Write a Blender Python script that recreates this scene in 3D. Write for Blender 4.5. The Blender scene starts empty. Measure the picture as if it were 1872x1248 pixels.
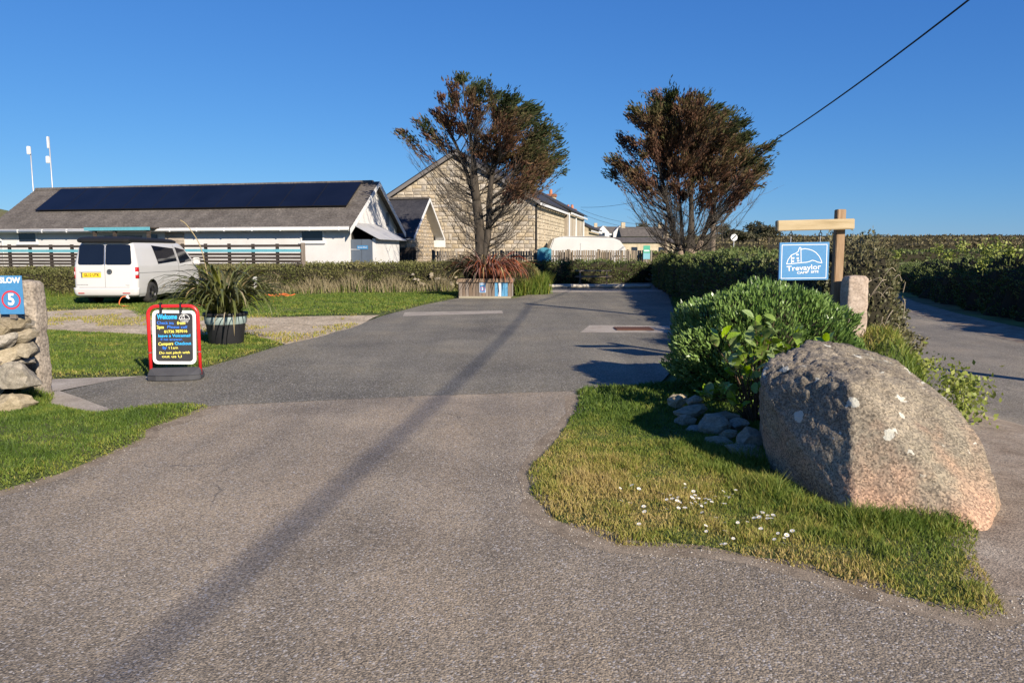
import bpy, bmesh, math, random
import numpy as np
from mathutils import Vector, Matrix, Euler, noise, geometry

random.seed(7)
RNG = np.random.default_rng(11)
SC = bpy.context.scene
COL = SC.collection
R = math.radians

# ------------------------------------------------------------------ camera
FOC = 1352.0
PITCH = math.atan((624 - 465) / FOC)
EYE = 1.6
cam_d = bpy.data.cameras.new('camera')
cam_d.sensor_width = 36.0
cam_d.lens = 26.0
cam_d.clip_start = 0.05
cam_d.clip_end = 5000.0
cam = bpy.data.objects.new('camera', cam_d)
COL.objects.link(cam)
cam.location = (0, 0, EYE)
cam.rotation_euler = (math.pi / 2 - PITCH, 0, 0)
SC.camera = cam

# ------------------------------------------------------------------ sky, sun, exposure
SUN_EL = R(26.0)
SUN_DIR = Vector((0.549, -0.836, 0)).normalized() * math.cos(SUN_EL) + Vector((0, 0, math.sin(SUN_EL)))
world = bpy.data.worlds.new('World')
SC.world = world
world.use_nodes = True
wn = world.node_tree
bg = wn.nodes['Background']
sky = wn.nodes.new('ShaderNodeTexSky')
sky.sky_type = 'NISHITA'
sky.sun_disc = False
sky.sun_elevation = SUN_EL
sky.sun_rotation = math.atan2(SUN_DIR.x, SUN_DIR.y)
sky.altitude = 100
sky.air_density = 1.0
sky.dust_density = 0.0
sky.ozone_density = 6.0
# the camera's colour response to the clear sky, the same in every direction: one curve per channel
sep = wn.nodes.new('ShaderNodeSeparateColor'); cmb = wn.nodes.new('ShaderNodeCombineColor')
wn.links.new(sky.outputs['Color'], sep.inputs['Color'])
for ch, (gain, power) in enumerate(((0.36, 0.97), (0.53, 0.80), (0.785, 0.55))):
    m1 = wn.nodes.new('ShaderNodeMath'); m1.operation = 'MULTIPLY'; m1.inputs[1].default_value = 0.141
    m2 = wn.nodes.new('ShaderNodeMath'); m2.operation = 'POWER'; m2.inputs[1].default_value = power
    m3 = wn.nodes.new('ShaderNodeMath'); m3.operation = 'MULTIPLY'; m3.inputs[1].default_value = gain / 0.141
    wn.links.new(sep.outputs[ch], m1.inputs[0]); wn.links.new(m1.outputs[0], m2.inputs[0]); wn.links.new(m2.outputs[0], m3.inputs[0])
    wn.links.new(m3.outputs[0], cmb.inputs[ch])
wn.links.new(cmb.outputs['Color'], bg.inputs['Color'])
bg.inputs['Strength'].default_value = 0.082
sun_d = bpy.data.lights.new('sun', 'SUN')
sun_d.energy = 5.0
sun_d.angle = R(0.53)
sun_d.color = (1.0, 0.895, 0.75)
sun = bpy.data.objects.new('sun', sun_d)
COL.objects.link(sun)
sun.rotation_euler = (-SUN_DIR).to_track_quat('-Z', 'Y').to_euler()
SC.view_settings.view_transform = 'Standard'
SC.view_settings.look = 'None'
SC.view_settings.exposure = 0.75
SC.view_settings.gamma = 1.0
SC.view_settings.use_curve_mapping = False
SC.render.engine = 'CYCLES'

# ------------------------------------------------------------------ survey helpers (photo pixel -> ground point)
def _ray(u, v):
    a = (u - 936) / FOC
    b = -(v - 624) / FOC
    return a, math.cos(PITCH) + b * math.sin(PITCH), -math.sin(PITCH) + b * math.cos(PITCH)

def G(u, v, z=0.0):
    a, y, d = _ray(u, v)
    t = (EYE - z) / -d
    return (a * t, y * t)

def P(u, v, Y):
    a, y, d = _ray(u, v)
    t = Y / y
    return Vector((a * t, Y, EYE + d * t))

def sst(e0, e1, x):
    t = np.clip((x - e0) / (e1 - e0), 0, 1)
    return t * t * (3 - 2 * t)

def zfun(x, y):
    """terrain height"""
    x = np.asarray(x, float); y = np.asarray(y, float)
    d = x - (4.3 + 0.13 * (y - 8))
    z = -0.45 * sst(0, 2.0, d) * sst(4, 9.5, y)
    z = z + 0.026 * np.maximum(0, y - 46) * sst(46, 80, y)
    z = z + 42 * np.exp(-((x + 420) ** 2 + (y - 400) ** 2) / (2 * 95.0 ** 2))
    return z

def vnoise(x, y, s, seed=0):
    x = np.asarray(x, float) / s; y = np.asarray(y, float) / s
    xi = np.floor(x); yi = np.floor(y)
    fx = x - xi; fy = y - yi
    def h(a, b):
        n = np.sin(a * 127.1 + b * 311.7 + seed * 74.7) * 43758.5453
        return n - np.floor(n)
    u = fx * fx * (3 - 2 * fx); w = fy * fy * (3 - 2 * fy)
    return (h(xi, yi) * (1 - u) + h(xi + 1, yi) * u) * (1 - w) + (h(xi, yi + 1) * (1 - u) + h(xi + 1, yi + 1) * u) * w

# ------------------------------------------------------------------ materials
MATS = {}
def ramp(nt, cols, pos=None):
    r = nt.nodes.new('ShaderNodeValToRGB')
    e = r.color_ramp.elements
    n = len(cols)
    for i, c in enumerate(cols):
        p = pos[i] if pos else (i / (n - 1) if n > 1 else 0)
        if i < 2:
            el = e[i]; el.position = p
        else:
            el = e.new(p)
        el.color = (c[0], c[1], c[2], 1)
    return r

def mat(name, cols, scale=4.0, detail=6, rough=0.85, bump=0.0, bscale=None, spec=0.3, metal=0.0,
        objrand=0.0, attr=False, attrmix=0.25, fine=None, trans=0.0, pos=None, voro=None, coat=0.0, stretch=None):
    """general procedural material: ramp over noise (or over the per-leaf attribute 'rnd'), fine speckle, bump"""
    if name in MATS:
        return MATS[name]
    m = bpy.data.materials.new(name)
    m.use_nodes = True
    nt = m.node_tree
    L = nt.links.new
    bs = nt.nodes['Principled BSDF']
    bs.inputs['Roughness'].default_value = rough
    bs.inputs['Specular IOR Level'].default_value = spec
    bs.inputs['Metallic'].default_value = metal
    bs.inputs['Coat Weight'].default_value = coat
    tc = nt.nodes.new('ShaderNodeTexCoord')
    vec = tc.outputs['Object']
    if stretch:
        mp = nt.nodes.new('ShaderNodeMapping')
        mp.inputs['Scale'].default_value = stretch
        L(vec, mp.inputs['Vector']); vec = mp.outputs['Vector']
    nz = nt.nodes.new('ShaderNodeTexNoise')
    nz.inputs['Scale'].default_value = scale
    nz.inputs['Detail'].default_value = detail
    nz.inputs['Roughness'].default_value = 0.62
    L(vec, nz.inputs['Vector'])
    if len(cols) == 1:
        cols = [tuple(c * 0.93 for c in cols[0]), tuple(min(1, c * 1.07) for c in cols[0])]
    rp = ramp(nt, cols, pos or [0.3 + 0.4 * i / (len(cols) - 1) for i in range(len(cols))])
    if attr:
        rp2 = rp
        n = len(cols)
        for i, el in enumerate(rp.color_ramp.elements):
            el.position = pos[i] if pos else i / (n - 1)
        at = nt.nodes.new('ShaderNodeAttribute'); at.attribute_name = 'rnd'
        mx = nt.nodes.new('ShaderNodeMix'); mx.data_type = 'FLOAT'
        mx.inputs[0].default_value = attrmix
        L(at.outputs['Fac'], mx.inputs[2]); L(nz.outputs['Fac'], mx.inputs[3])
        L(mx.outputs[0], rp.inputs['Fac'])
    else:
        L(nz.outputs['Fac'], rp.inputs['Fac'])
    col = rp.outputs['Color']
    if objrand:
        oi = nt.nodes.new('ShaderNodeObjectInfo')
        hs = nt.nodes.new('ShaderNodeHueSaturation')
        mr = nt.nodes.new('ShaderNodeMapRange')
        mr.inputs['To Min'].default_value = 1 - objrand; mr.inputs['To Max'].default_value = 1 + objrand
        L(oi.outputs['Random'], mr.inputs['Value']); L(mr.outputs['Result'], hs.inputs['Value'])
        m2 = nt.nodes.new('ShaderNodeMath'); m2.operation = 'MULTIPLY'; m2.inputs[1].default_value = 7.13
        m3 = nt.nodes.new('ShaderNodeMath'); m3.operation = 'FRACT'
        mr2 = nt.nodes.new('ShaderNodeMapRange')
        mr2.inputs['To Min'].default_value = 0.7; mr2.inputs['To Max'].default_value = 1.25
        L(oi.outputs['Random'], m2.inputs[0]); L(m2.outputs[0], m3.inputs[0]); L(m3.outputs[0], mr2.inputs['Value'])
        L(mr2.outputs['Result'], hs.inputs['Saturation'])
        L(col, hs.inputs['Color']); col = hs.outputs['Color']
    hgt = nz.outputs['Fac']
    if fine:
        fs, lo, hi = fine
        n2 = nt.nodes.new('ShaderNodeTexNoise')
        n2.inputs['Scale'].default_value = fs; n2.inputs['Detail'].default_value = 3
        L(vec, n2.inputs['Vector'])
        r2 = ramp(nt, [(lo,) * 3, (1, 1, 1), (hi,) * 3], [0.34, 0.5, 0.68])
        L(n2.outputs['Fac'], r2.inputs['Fac'])
        mm = nt.nodes.new('ShaderNodeMix'); mm.data_type = 'RGBA'; mm.blend_type = 'MULTIPLY'
        mm.inputs[0].default_value = 1.0
        L(col, mm.inputs[6]); L(r2.outputs['Color'], mm.inputs[7]); col = mm.outputs[2]
        hgt = n2.outputs['Fac']
    if voro:
        vs, lo, hi = voro
        vo = nt.nodes.new('ShaderNodeTexVoronoi'); vo.inputs['Scale'].default_value = vs
        L(vec, vo.inputs['Vector'])
        sx = nt.nodes.new('ShaderNodeSeparateColor'); L(vo.outputs['Color'], sx.inputs['Color'])
        r3 = ramp(nt, [(lo,) * 3, (1, 0.99, 0.97), (hi, hi * .98, hi * .95)], [0.0, 0.5, 1.0])
        L(sx.outputs[0], r3.inputs['Fac'])
        mm = nt.nodes.new('ShaderNodeMix'); mm.data_type = 'RGBA'; mm.blend_type = 'MULTIPLY'
        mm.inputs[0].default_value = 1.0
        L(col, mm.inputs[6]); L(r3.outputs['Color'], mm.inputs[7]); col = mm.outputs[2]
        hgt = vo.outputs['Distance']
    L(col, bs.inputs['Base Color'])
    if bump:
        bp = nt.nodes.new('ShaderNodeBump')
        bp.inputs['Strength'].default_value = bump
        bp.inputs['Distance'].default_value = 0.02
        if bscale:
            n3 = nt.nodes.new('ShaderNodeTexNoise'); n3.inputs['Scale'].default_value = bscale
            n3.inputs['Detail'].default_value = 8; L(vec, n3.inputs['Vector']); hgt = n3.outputs['Fac']
        L(hgt, bp.inputs['Height']); L(bp.outputs['Normal'], bs.inputs['Normal'])
    if trans:
        tr = nt.nodes.new('ShaderNodeBsdfTranslucent'); L(col, tr.inputs['Color'])
        ms = nt.nodes.new('ShaderNodeMixShader'); ms.inputs[0].default_value = trans
        L(bs.outputs[0], ms.inputs[1]); L(tr.outputs[0], ms.inputs[2])
        L(ms.outputs[0], nt.nodes['Material Output'].inputs['Surface'])
    MATS[name] = m
    return m

def glass(name, c=(0.012, 0.018, 0.03), rough=0.06):
    return mat(name, [c], scale=1.5, rough=rough, spec=0.6)

# ------------------------------------------------------------------ object helpers
def link(name, me, parent=None, m=None):
    o = bpy.data.objects.new(name, me)
    COL.objects.link(o)
    if parent is not None:
        o.parent = parent
    if m is not None and me is not None and len(me.materials) == 0:
        me.materials.append(m)
    return o

def tag(o, label, cat, group=None):
    o['label'] = label; o['category'] = cat
    if group: o['group'] = group
    return o

def thing(name, label, cat, loc=(0, 0, 0), rz=0.0, group=None):
    o = bpy.data.objects.new(name, None)
    COL.objects.link(o)
    o.empty_display_size = 0.2
    o.location = loc; o.rotation_euler = (0, 0, rz)
    return tag(o, label, cat, group)

class MB:
    """collects simple solids and links them as one mesh"""
    def __init__(s):
        s.v = []; s.f = []
    def add(s, vs, fs):
        n = len(s.v)
        s.v += [tuple(p) for p in vs]
        s.f += [tuple(i + n for i in f) for f in fs]
        return s
    def box(s, x0, x1, y0, y1, z0, z1, M=None):
        vs = [Vector(p) for p in ((x0, y0, z0), (x1, y0, z0), (x1, y1, z0), (x0, y1, z0), (x0, y0, z1), (x1, y0, z1), (x1, y1, z1), (x0, y1, z1))]
        if M is not None: vs = [M @ p for p in vs]
        return s.add(vs, [(0, 3, 2, 1), (4, 5, 6, 7), (0, 1, 5, 4), (1, 2, 6, 5), (2, 3, 7, 6), (3, 0, 4, 7)])
    def cbox(s, c, size, M=None):
        return s.box(c[0] - size[0] / 2, c[0] + size[0] / 2, c[1] - size[1] / 2, c[1] + size[1] / 2, c[2] - size[2] / 2, c[2] + size[2] / 2, M)
    def tube(s, pts, rad, n=8, cap=True):
        pts = [Vector(p) for p in pts]
        k = len(pts)
        if not hasattr(rad, '__len__'): rad = [rad] * k
        base = len(s.v)
        prev = None
        for i, p in enumerate(pts):
            t = (pts[min(i + 1, k - 1)] - pts[max(i - 1, 0)])
            if t.length < 1e-9: t = Vector((0, 0, 1))
            t.normalize()
            if prev is None:
                a = t.orthogonal().normalized()
            else:
                a = (prev - t * prev.dot(t))
                a = a.normalized() if a.length > 1e-6 else t.orthogonal().normalized()
            prev = a
            b = t.cross(a)
            for j in range(n):
                q = 2 * math.pi * j / n
                w = p + (a * math.cos(q) + b * math.sin(q)) * rad[i]
                s.v.append((w.x, w.y, w.z))
        for i in range(k - 1):
            for j in range(n):
                j2 = (j + 1) % n
                s.f.append((base + i * n + j, base + i * n + j2, base + (i + 1) * n + j2, base + (i + 1) * n + j))
        if cap:
            s.f.append(tuple(base + j for j in reversed(range(n))))
            s.f.append(tuple(base + (k - 1) * n + j for j in range(n)))
        return s
    def prism(s, poly, axis, a, b):
        """2-D polygon extruded along an axis ('x','y','z') from a to b"""
        def mk(p, t):
            if axis == 'x': return (t, p[0], p[1])
            if axis == 'y': return (p[0], t, p[1])
            return (p[0], p[1], t)
        n = len(poly)
        vs = [mk(p, a) for p in poly] + [mk(p, b) for p in poly]
        fs = [tuple(range(n)), tuple(range(2 * n - 1, n - 1, -1))]
        for i in range(n):
            j = (i + 1) % n
            fs.append((i, i + n, j + n, j))
        return s.add(vs, fs)
    def lathe(s, prof, n=24, axis='z', c=(0, 0, 0)):
        base = len(s.v)
        for r, h in prof:
            for j in range(n):
                q = 2 * math.pi * j / n
                if axis == 'z': p = (r * math.cos(q), r * math.sin(q), h)
                elif axis == 'x': p = (h, r * math.cos(q), r * math.sin(q))
                else: p = (r * math.cos(q), h, r * math.sin(q))
                s.v.append((p[0] + c[0], p[1] + c[1], p[2] + c[2]))
        for i in range(len(prof) - 1):
            for j in range(n):
                j2 = (j + 1) % n
                s.f.append((base + i * n + j, base + i * n + j2, base + (i + 1) * n + j2, base + (i + 1) * n + j))
        return s
    def ribbon(s, pts, w, y, closed=False):
        """flat stroke in the local XZ plane at depth y"""
        pts = [Vector((p[0], p[1])) for p in pts]
        if closed: pts = pts + [pts[0]]
        for a, b in zip(pts[:-1], pts[1:]):
            t = (b - a)
            if t.length < 1e-9: continue
            t.normalize(); nrm = Vector((-t.y, t.x)) * w / 2
            a2 = a - t * w * .3; b2 = b + t * w * .3
            q = [a2 - nrm, b2 - nrm, b2 + nrm, a2 + nrm]
            s.add([(p.x, y, p.y) for p in q], [(0, 1, 2, 3)])
            y -= 0.00004
        return s
    def mesh(s, name, bevel=0.0, smooth=False, recalc=True):
        me = bpy.data.meshes.new(name)
        me.from_pydata(s.v, [], s.f)
        if recalc or bevel:
            bm = bmesh.new(); bm.from_mesh(me)
            if recalc: bmesh.ops.recalc_face_normals(bm, faces=bm.faces)
            if bevel:
                es = [e for e in bm.edges if len(e.link_faces) == 2 and e.calc_face_angle(0) > 0.6]
                bmesh.ops.bevel(bm, geom=es, offset=bevel, segments=2, affect='EDGES', clamp_overlap=True)
            bm.to_mesh(me); bm.free()
        if smooth: me.polygons.foreach_set('use_smooth', [True] * len(me.polygons))
        return me
    def build(s, name, m, parent=None, bevel=0.0, smooth=False, recalc=True):
        return link(name, s.mesh(name, bevel, smooth, recalc), parent, m)

def np_mesh(name, V, F, m, parent=None, rnd=None, smooth=False):
    """big meshes straight from arrays; F is (n,3) or (n,4)"""
    V = np.asarray(V, np.float32); F = np.asarray(F, np.int32)
    me = bpy.data.meshes.new(name)
    k = F.shape[1]
    me.vertices.add(len(V)); me.vertices.foreach_set('co', V.ravel())
    me.loops.add(F.size); me.loops.foreach_set('vertex_index', F.ravel())
    me.polygons.add(len(F))
    me.polygons.foreach_set('loop_start', np.arange(0, F.size, k, dtype=np.int32))
    me.polygons.foreach_set('loop_total', np.full(len(F), k, np.int32))
    if smooth: me.polygons.foreach_set('use_smooth', np.ones(len(F), bool))
    me.update(calc_edges=True)
    if rnd is not None:
        a = me.attributes.new('rnd', 'FLOAT', 'POINT')
        a.data.foreach_set('value', np.asarray(rnd, np.float32))
    return link(name, me, parent, m)

def unit(v):
    return v / np.maximum(1e-9, np.linalg.norm(v, axis=1, keepdims=True))

def leaves(name, C, D, length, width, m, parent=None, rnd=None, fold=0.15, jitter=0.6):
    """leaf-sized folded diamonds: centres C, directions D"""
    n = len(C)
    C = np.asarray(C, float)
    D = unit(np.asarray(D, float) + RNG.normal(0, jitter, (n, 3)))
    S = unit(np.cross(D, RNG.normal(0, 1, (n, 3))))
    N = np.cross(D, S)
    ln = length * RNG.uniform(0.6, 1.3, (n, 1)); wd = width * RNG.uniform(0.7, 1.25, (n, 1))
    a = C - D * ln * 0.5
    b = C + S * wd * 0.5 + N * wd * fold
    c = C + D * ln * 0.5
    d = C - S * wd * 0.5 + N * wd * fold
    V = np.stack([a, b, c, d], 1).reshape(-1, 3)
    F = np.arange(4 * n).reshape(n, 4)
    if rnd is None: rnd = RNG.uniform(0, 1, n)
    o = np_mesh(name, V, F, m, parent, np.repeat(rnd, 4))
    o['kind'] = 'stuff'
    return o

def blades(name, X, Y, Z, h, w, m, parent=None, rnd=None, lean=0.5, wind=(0, 0)):
    """grass blades, two-step triangles"""
    n = len(X)
    B = np.stack([X, Y, Z], 1)
    q = RNG.uniform(0, 2 * np.pi, n)
    S = np.stack([np.cos(q), np.sin(q), np.zeros(n)], 1) * (w * RNG.uniform(0.6, 1.4, n))[:, None] * 0.5
    hh = h * RNG.uniform(0.5, 1.3, n)
    q2 = RNG.uniform(0, 2 * np.pi, n)
    ln = lean * hh * RNG.uniform(0.2, 1.2, n)
    T = np.stack([np.cos(q2) * ln + wind[0] * hh, np.sin(q2) * ln + wind[1] * hh, hh], 1)
    M1 = B + T * np.array([0.35, 0.35, 0.6])
    V = np.stack([B - S, B + S, M1 + S * 0.7, M1 - S * 0.7, B + T], 1).reshape(-1, 3)
    i = np.arange(n)[:, None] * 5
    F = np.concatenate([np.concatenate([i, i + 1, i + 2], 1), np.concatenate([i, i + 2, i + 3], 1), np.concatenate([i + 3, i + 2, i + 4], 1)], 0)
    if rnd is None: rnd = RNG.uniform(0, 1, n)
    o = np_mesh(name, V, F, m, parent, np.repeat(rnd, 5))
    o['kind'] = 'stuff'
    return o

def in_poly(X, Y, poly):
    ins = np.zeros(len(X), bool)
    n = len(poly)
    j = n - 1
    for i in range(n):
        xi, yi = poly[i]; xj, yj = poly[j]
        c = ((yi > Y) != (yj > Y)) & (X < (xj - xi) * (Y - yi) / (yj - yi + 1e-12) + xi)
        ins ^= c
        j = i
    return ins

def edge_dist(X, Y, poly):
    d = np.full(len(X), 1e9)
    n = len(poly)
    for i in range(n):
        ax, ay = poly[i]; bx, by = poly[(i + 1) % n]
        dx, dy = bx - ax, by - ay
        L2 = dx * dx + dy * dy + 1e-12
        t = np.clip(((X - ax) * dx + (Y - ay) * dy) / L2, 0, 1)
        d = np.minimum(d, np.hypot(X - ax - t * dx, Y - ay - t * dy))
    return d

def rough_outline(poly, step=0.25, amp=0.03, seed=0, far=0.012):
    """subdivides an outline and makes it wander a little"""
    out = []
    n = len(poly)
    for i in range(n):
        a = Vector(poly[i]); b = Vector(poly[(i + 1) % n])
        L = (b - a).length
        st = max(step, min(2.0, 0.02 * (a.length + b.length)))
        k = max(1, int(L / st))
        nr = Vector((-(b - a).y, (b - a).x)); nr = nr.normalized() if nr.length > 0 else nr
        for j in range(k):
            p = a.lerp(b, j / k)
            w = (vnoise(p.x, p.y, 0.35, seed) - 0.5) * 2 + (vnoise(p.x, p.y, 1.3, seed + 5) - 0.5) * 3
            p = p + nr * float(w) * amp
            out.append((p.x, p.y))
    return out

def patch(name, poly, zf, m, spacing=0.3, grow=0.03):
    """sheet inside an outline, following zf(x,y,edge distance)"""
    poly = list(poly)
    xs = [p[0] for p in poly]; ys = [p[1] for p in poly]
    pts = []
    y = min(ys)
    while y < max(ys):
        st = spacing + grow * max(0, y - 6)
        n = max(2, int((max(xs) - min(xs)) / st))
        X = np.linspace(min(xs), max(xs), n) + RNG.uniform(-.25, .25, n) * st
        Y = np.full(n, y) + RNG.uniform(-.25, .25, n) * st
        k = in_poly(X, Y, poly)
        X, Y = X[k], Y[k]
        if len(X):
            dd = edge_dist(X, Y, poly)
            k = dd > st * 0.25
            pts += list(zip(X[k], Y[k]))
        y += st
    nb = len(poly)
    allp = [Vector(p) for p in poly] + [Vector((float(a), float(b))) for a, b in pts]
    res = geometry.delaunay_2d_cdt(allp, [(i, (i + 1) % nb) for i in range(nb)], [], 1, 1e-5)
    V2 = np.array([(p.x, p.y) for p in res[0]])
    dd = edge_dist(V2[:, 0], V2[:, 1], poly)
    Z = zf(V2[:, 0], V2[:, 1], dd)
    me = bpy.data.meshes.new(name)
    me.from_pydata([(float(a[0]), float(a[1]), float(z)) for a, z in zip(V2, Z)], [], [tuple(f) for f in res[2]])
    bm = bmesh.new(); bm.from_mesh(me)
    bmesh.ops.recalc_face_normals(bm, faces=bm.faces)
    if sum(f.normal.z for f in bm.faces) < 0: bmesh.ops.reverse_faces(bm, faces=bm.faces)
    bm.to_mesh(me); bm.free()
    me.polygons.foreach_set('use_smooth', [True] * len(me.polygons))
    o = link(name, me, None, m)
    o['kind'] = 'structure'
    return o

def sample_poly(poly, dens, zmax=None):
    xs = [p[0] for p in poly]; ys = [p[1] for p in poly]
    A = (max(xs) - min(xs)) * (max(ys) - min(ys))
    n = int(A * dens)
    X = RNG.uniform(min(xs), max(xs), n); Y = RNG.uniform(min(ys), max(ys), n)
    k = in_poly(X, Y, poly)
    return X[k], Y[k]

_DG = None
def text_mesh(s, size, shear=0.0, bold=0.0, align='CENTER', extrude=0.0006, space=1.0):
    cu = bpy.data.curves.new('lettering', 'FONT')
    cu.body = s; cu.size = size; cu.shear = shear; cu.offset = bold
    cu.align_x = align; cu.align_y = 'CENTER'; cu.extrude = extrude; cu.resolution_u = 3
    cu.space_character = space
    o = bpy.data.objects.new('lettering', cu)
    COL.objects.link(o)
    bpy.context.view_layer.update()
    me = bpy.data.meshes.new_from_object(o.evaluated_get(bpy.context.evaluated_depsgraph_get()))
    bpy.data.objects.remove(o); bpy.data.curves.remove(cu)
    me.name = 'lettering'
    return me

def text(s, size, loc, m, parent, fit=None, rot=(math.pi / 2, 0, 0), name='lettering', **k):
    """lettering facing local -Y; fit = wanted width"""
    me = text_mesh(s, size, **k)
    me.materials.clear(); me.materials.append(m)
    o = link(name, me, parent)
    o.location = loc; o.rotation_euler = rot
    if fit:
        w = max(v.co.x for v in me.vertices) - min(v.co.x for v in me.vertices)
        o.scale = (fit / w, 1, 1)
    return o

def rock_mesh(name, seed, sub=2, rough=0.22, flat=0.0, square=0.55):
    """unit rock: squarish lump with broken facets"""
    bm = bmesh.new()
    bmesh.ops.create_icosphere(bm, subdivisions=sub, radius=1.0)
    rn = random.Random(seed)
    planes = []
    for i in range(14):
        d = Vector((rn.gauss(0, 1), rn.gauss(0, 1), rn.gauss(0, 1))).normalized()
        planes.append((d, rn.uniform(0.50, 0.80)))
    off = Vector((rn.uniform(0, 99), rn.uniform(0, 99), rn.uniform(0, 99)))
    for v in bm.verts:
        p = v.co.copy()
        mx = max(abs(p.x), abs(p.y), abs(p.z))
        p = p.lerp(p / mx * 0.8, square)
        for d, h in planes:
            e = p.dot(d) - h
            if e > 0: p -= d * e * 0.97
        p += p.normalized() * rough * noise.noise(p * 1.9 + off) + p.normalized() * rough * .35 * noise.noise(p * 5 + off)
        v.co = p
    me = bpy.data.meshes.new(name)
    bm.to_mesh(me); bm.free()
    me.polygons.foreach_set('use_smooth', [False] * len(me.polygons))
    return me
# ------------------------------------------------------------------ setting: terrain, roads, lawns
M_grass_ground = mat('grass ground', [(0.05, 0.075, 0.018), (0.075, 0.10, 0.025), (0.11, 0.12, 0.04)], scale=0.9, rough=0.95, fine=(60, 0.6, 1.4), bump=0.5)
M_field = mat('field ground', [(0.09, 0.09, 0.035), (0.10, 0.15, 0.035), (0.14, 0.115, 0.05), (0.12, 0.17, 0.045)], scale=0.035, detail=8, rough=0.95, fine=(1.2, 0.6, 1.35))
M_lawn_soil = mat('lawn soil', [(0.045, 0.065, 0.015), (0.07, 0.085, 0.022), (0.11, 0.10, 0.04)], scale=1.6, rough=0.95, fine=(45, 0.5, 1.5), bump=0.6)

def tarmac(name, cols, speck, big):
    m = mat(name, cols, scale=big, detail=9, rough=0.82, spec=0.35, voro=(speck, 0.45, 1.65), pos=[0.28, 0.5, 0.72])
    nt = m.node_tree; L = nt.links.new
    bs = nt.nodes['Principled BSDF']
    # scattered pale chippings and the relief of the stones
    tc = [n for n in nt.nodes if n.type == 'TEX_COORD'][0]
    vo = nt.nodes.new('ShaderNodeTexVoronoi'); vo.inputs['Scale'].default_value = speck * 0.8
    L(tc.outputs['Object'], vo.inputs['Vector'])
    sp = nt.nodes.new('ShaderNodeSeparateColor'); L(vo.outputs['Color'], sp.inputs['Color'])
    gt = nt.nodes.new('ShaderNodeMapRange'); gt.inputs['From Min'].default_value = 0.86; gt.inputs['From Max'].default_value = 0.97
    gt.inputs['To Max'].default_value = 0.75
    L(sp.outputs[1], gt.inputs['Value'])
    src = bs.inputs['Base Color'].links[0].from_socket
    # worn and stained areas
    n2 = nt.nodes.new('ShaderNodeTexNoise'); n2.inputs['Scale'].default_value = 0.55; n2.inputs['Detail'].default_value = 7
    L(tc.outputs['Object'], n2.inputs['Vector'])
    r2 = ramp(nt, [(0.70, 0.70, 0.71), (1, 1, 1), (1.22, 1.18, 1.12)], [0.30, 0.5, 0.70])
    L(n2.outputs['Fac'], r2.inputs['Fac'])
    mm = nt.nodes.new('ShaderNodeMix'); mm.data_type = 'RGBA'; mm.blend_type = 'MULTIPLY'; mm.inputs[0].default_value = 1
    L(src, mm.inputs[6]); L(r2.outputs['Color'], mm.inputs[7])
    mp = nt.nodes.new('ShaderNodeMapping'); mp.inputs['Scale'].default_value = (1.6, 0.10, 1); mp.inputs['Rotation'].default_value = (0, 0, 0.12)
    L(tc.outputs['Object'], mp.inputs['Vector'])
    n5 = nt.nodes.new('ShaderNodeTexNoise'); n5.inputs['Scale'].default_value = 1.0; n5.inputs['Detail'].default_value = 4; L(mp.outputs['Vector'], n5.inputs['Vector'])
    r5 = ramp(nt, [(0.86, 0.86, 0.87), (1, 1, 1), (1.13, 1.11, 1.09)], [0.36, 0.5, 0.64]); L(n5.outputs['Fac'], r5.inputs['Fac'])
    m5 = nt.nodes.new('ShaderNodeMix'); m5.data_type = 'RGBA'; m5.blend_type = 'MULTIPLY'; m5.inputs[0].default_value = 1
    L(mm.outputs[2], m5.inputs[6]); L(r5.outputs['Color'], m5.inputs[7]); mm = m5
    mx = nt.nodes.new('ShaderNodeMix'); mx.data_type = 'RGBA'
    L(gt.outputs['Result'], mx.inputs[0]); L(mm.outputs[2], mx.inputs[6]); mx.inputs[7].default_value = (0.42, 0.39, 0.36, 1)
    # hairline cracks here and there
    nd = nt.nodes.new('ShaderNodeTexNoise'); nd.inputs['Scale'].default_value = 2.2; nd.inputs['Detail'].default_value = 6; L(tc.outputs['Object'], nd.inputs['Vector'])
    va = nt.nodes.new('ShaderNodeVectorMath'); va.operation = 'SCALE'; va.inputs[3].default_value = .55; L(nd.outputs['Color'], va.inputs[0])
    vb = nt.nodes.new('ShaderNodeVectorMath'); vb.operation = 'ADD'; L(tc.outputs['Object'], vb.inputs[0]); L(va.outputs[0], vb.inputs[1])
    ve = nt.nodes.new('ShaderNodeTexVoronoi'); ve.feature = 'DISTANCE_TO_EDGE'; ve.inputs['Scale'].default_value = .42; L(vb.outputs[0], ve.inputs['Vector'])
    cr = nt.nodes.new('ShaderNodeMapRange'); cr.inputs['From Min'].default_value = .0012; cr.inputs['From Max'].default_value = .0035; cr.inputs['To Min'].default_value = 1; cr.inputs['To Max'].default_value = 0
    L(ve.outputs['Distance'], cr.inputs['Value'])
    n7 = nt.nodes.new('ShaderNodeTexNoise'); n7.inputs['Scale'].default_value = .5; L(tc.outputs['Object'], n7.inputs['Vector'])
    c7 = nt.nodes.new('ShaderNodeMapRange'); c7.inputs['From Min'].default_value = .5; c7.inputs['From Max'].default_value = .6; c7.inputs['To Max'].default_value = .6; L(n7.outputs['Fac'], c7.inputs['Value'])
    cm = nt.nodes.new('ShaderNodeMath'); cm.operation = 'MULTIPLY'; L(cr.outputs['Result'], cm.inputs[0]); L(c7.outputs['Result'], cm.inputs[1])
    mc = nt.nodes.new('ShaderNodeMix'); mc.data_type = 'RGBA'; L(cm.outputs[0], mc.inputs[0]); L(mx.outputs[2], mc.inputs[6]); mc.inputs[7].default_value = (0.05, 0.045, 0.04, 1)
    mx = mc
    L(mx.outputs[2], bs.inputs['Base Color'])
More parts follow.
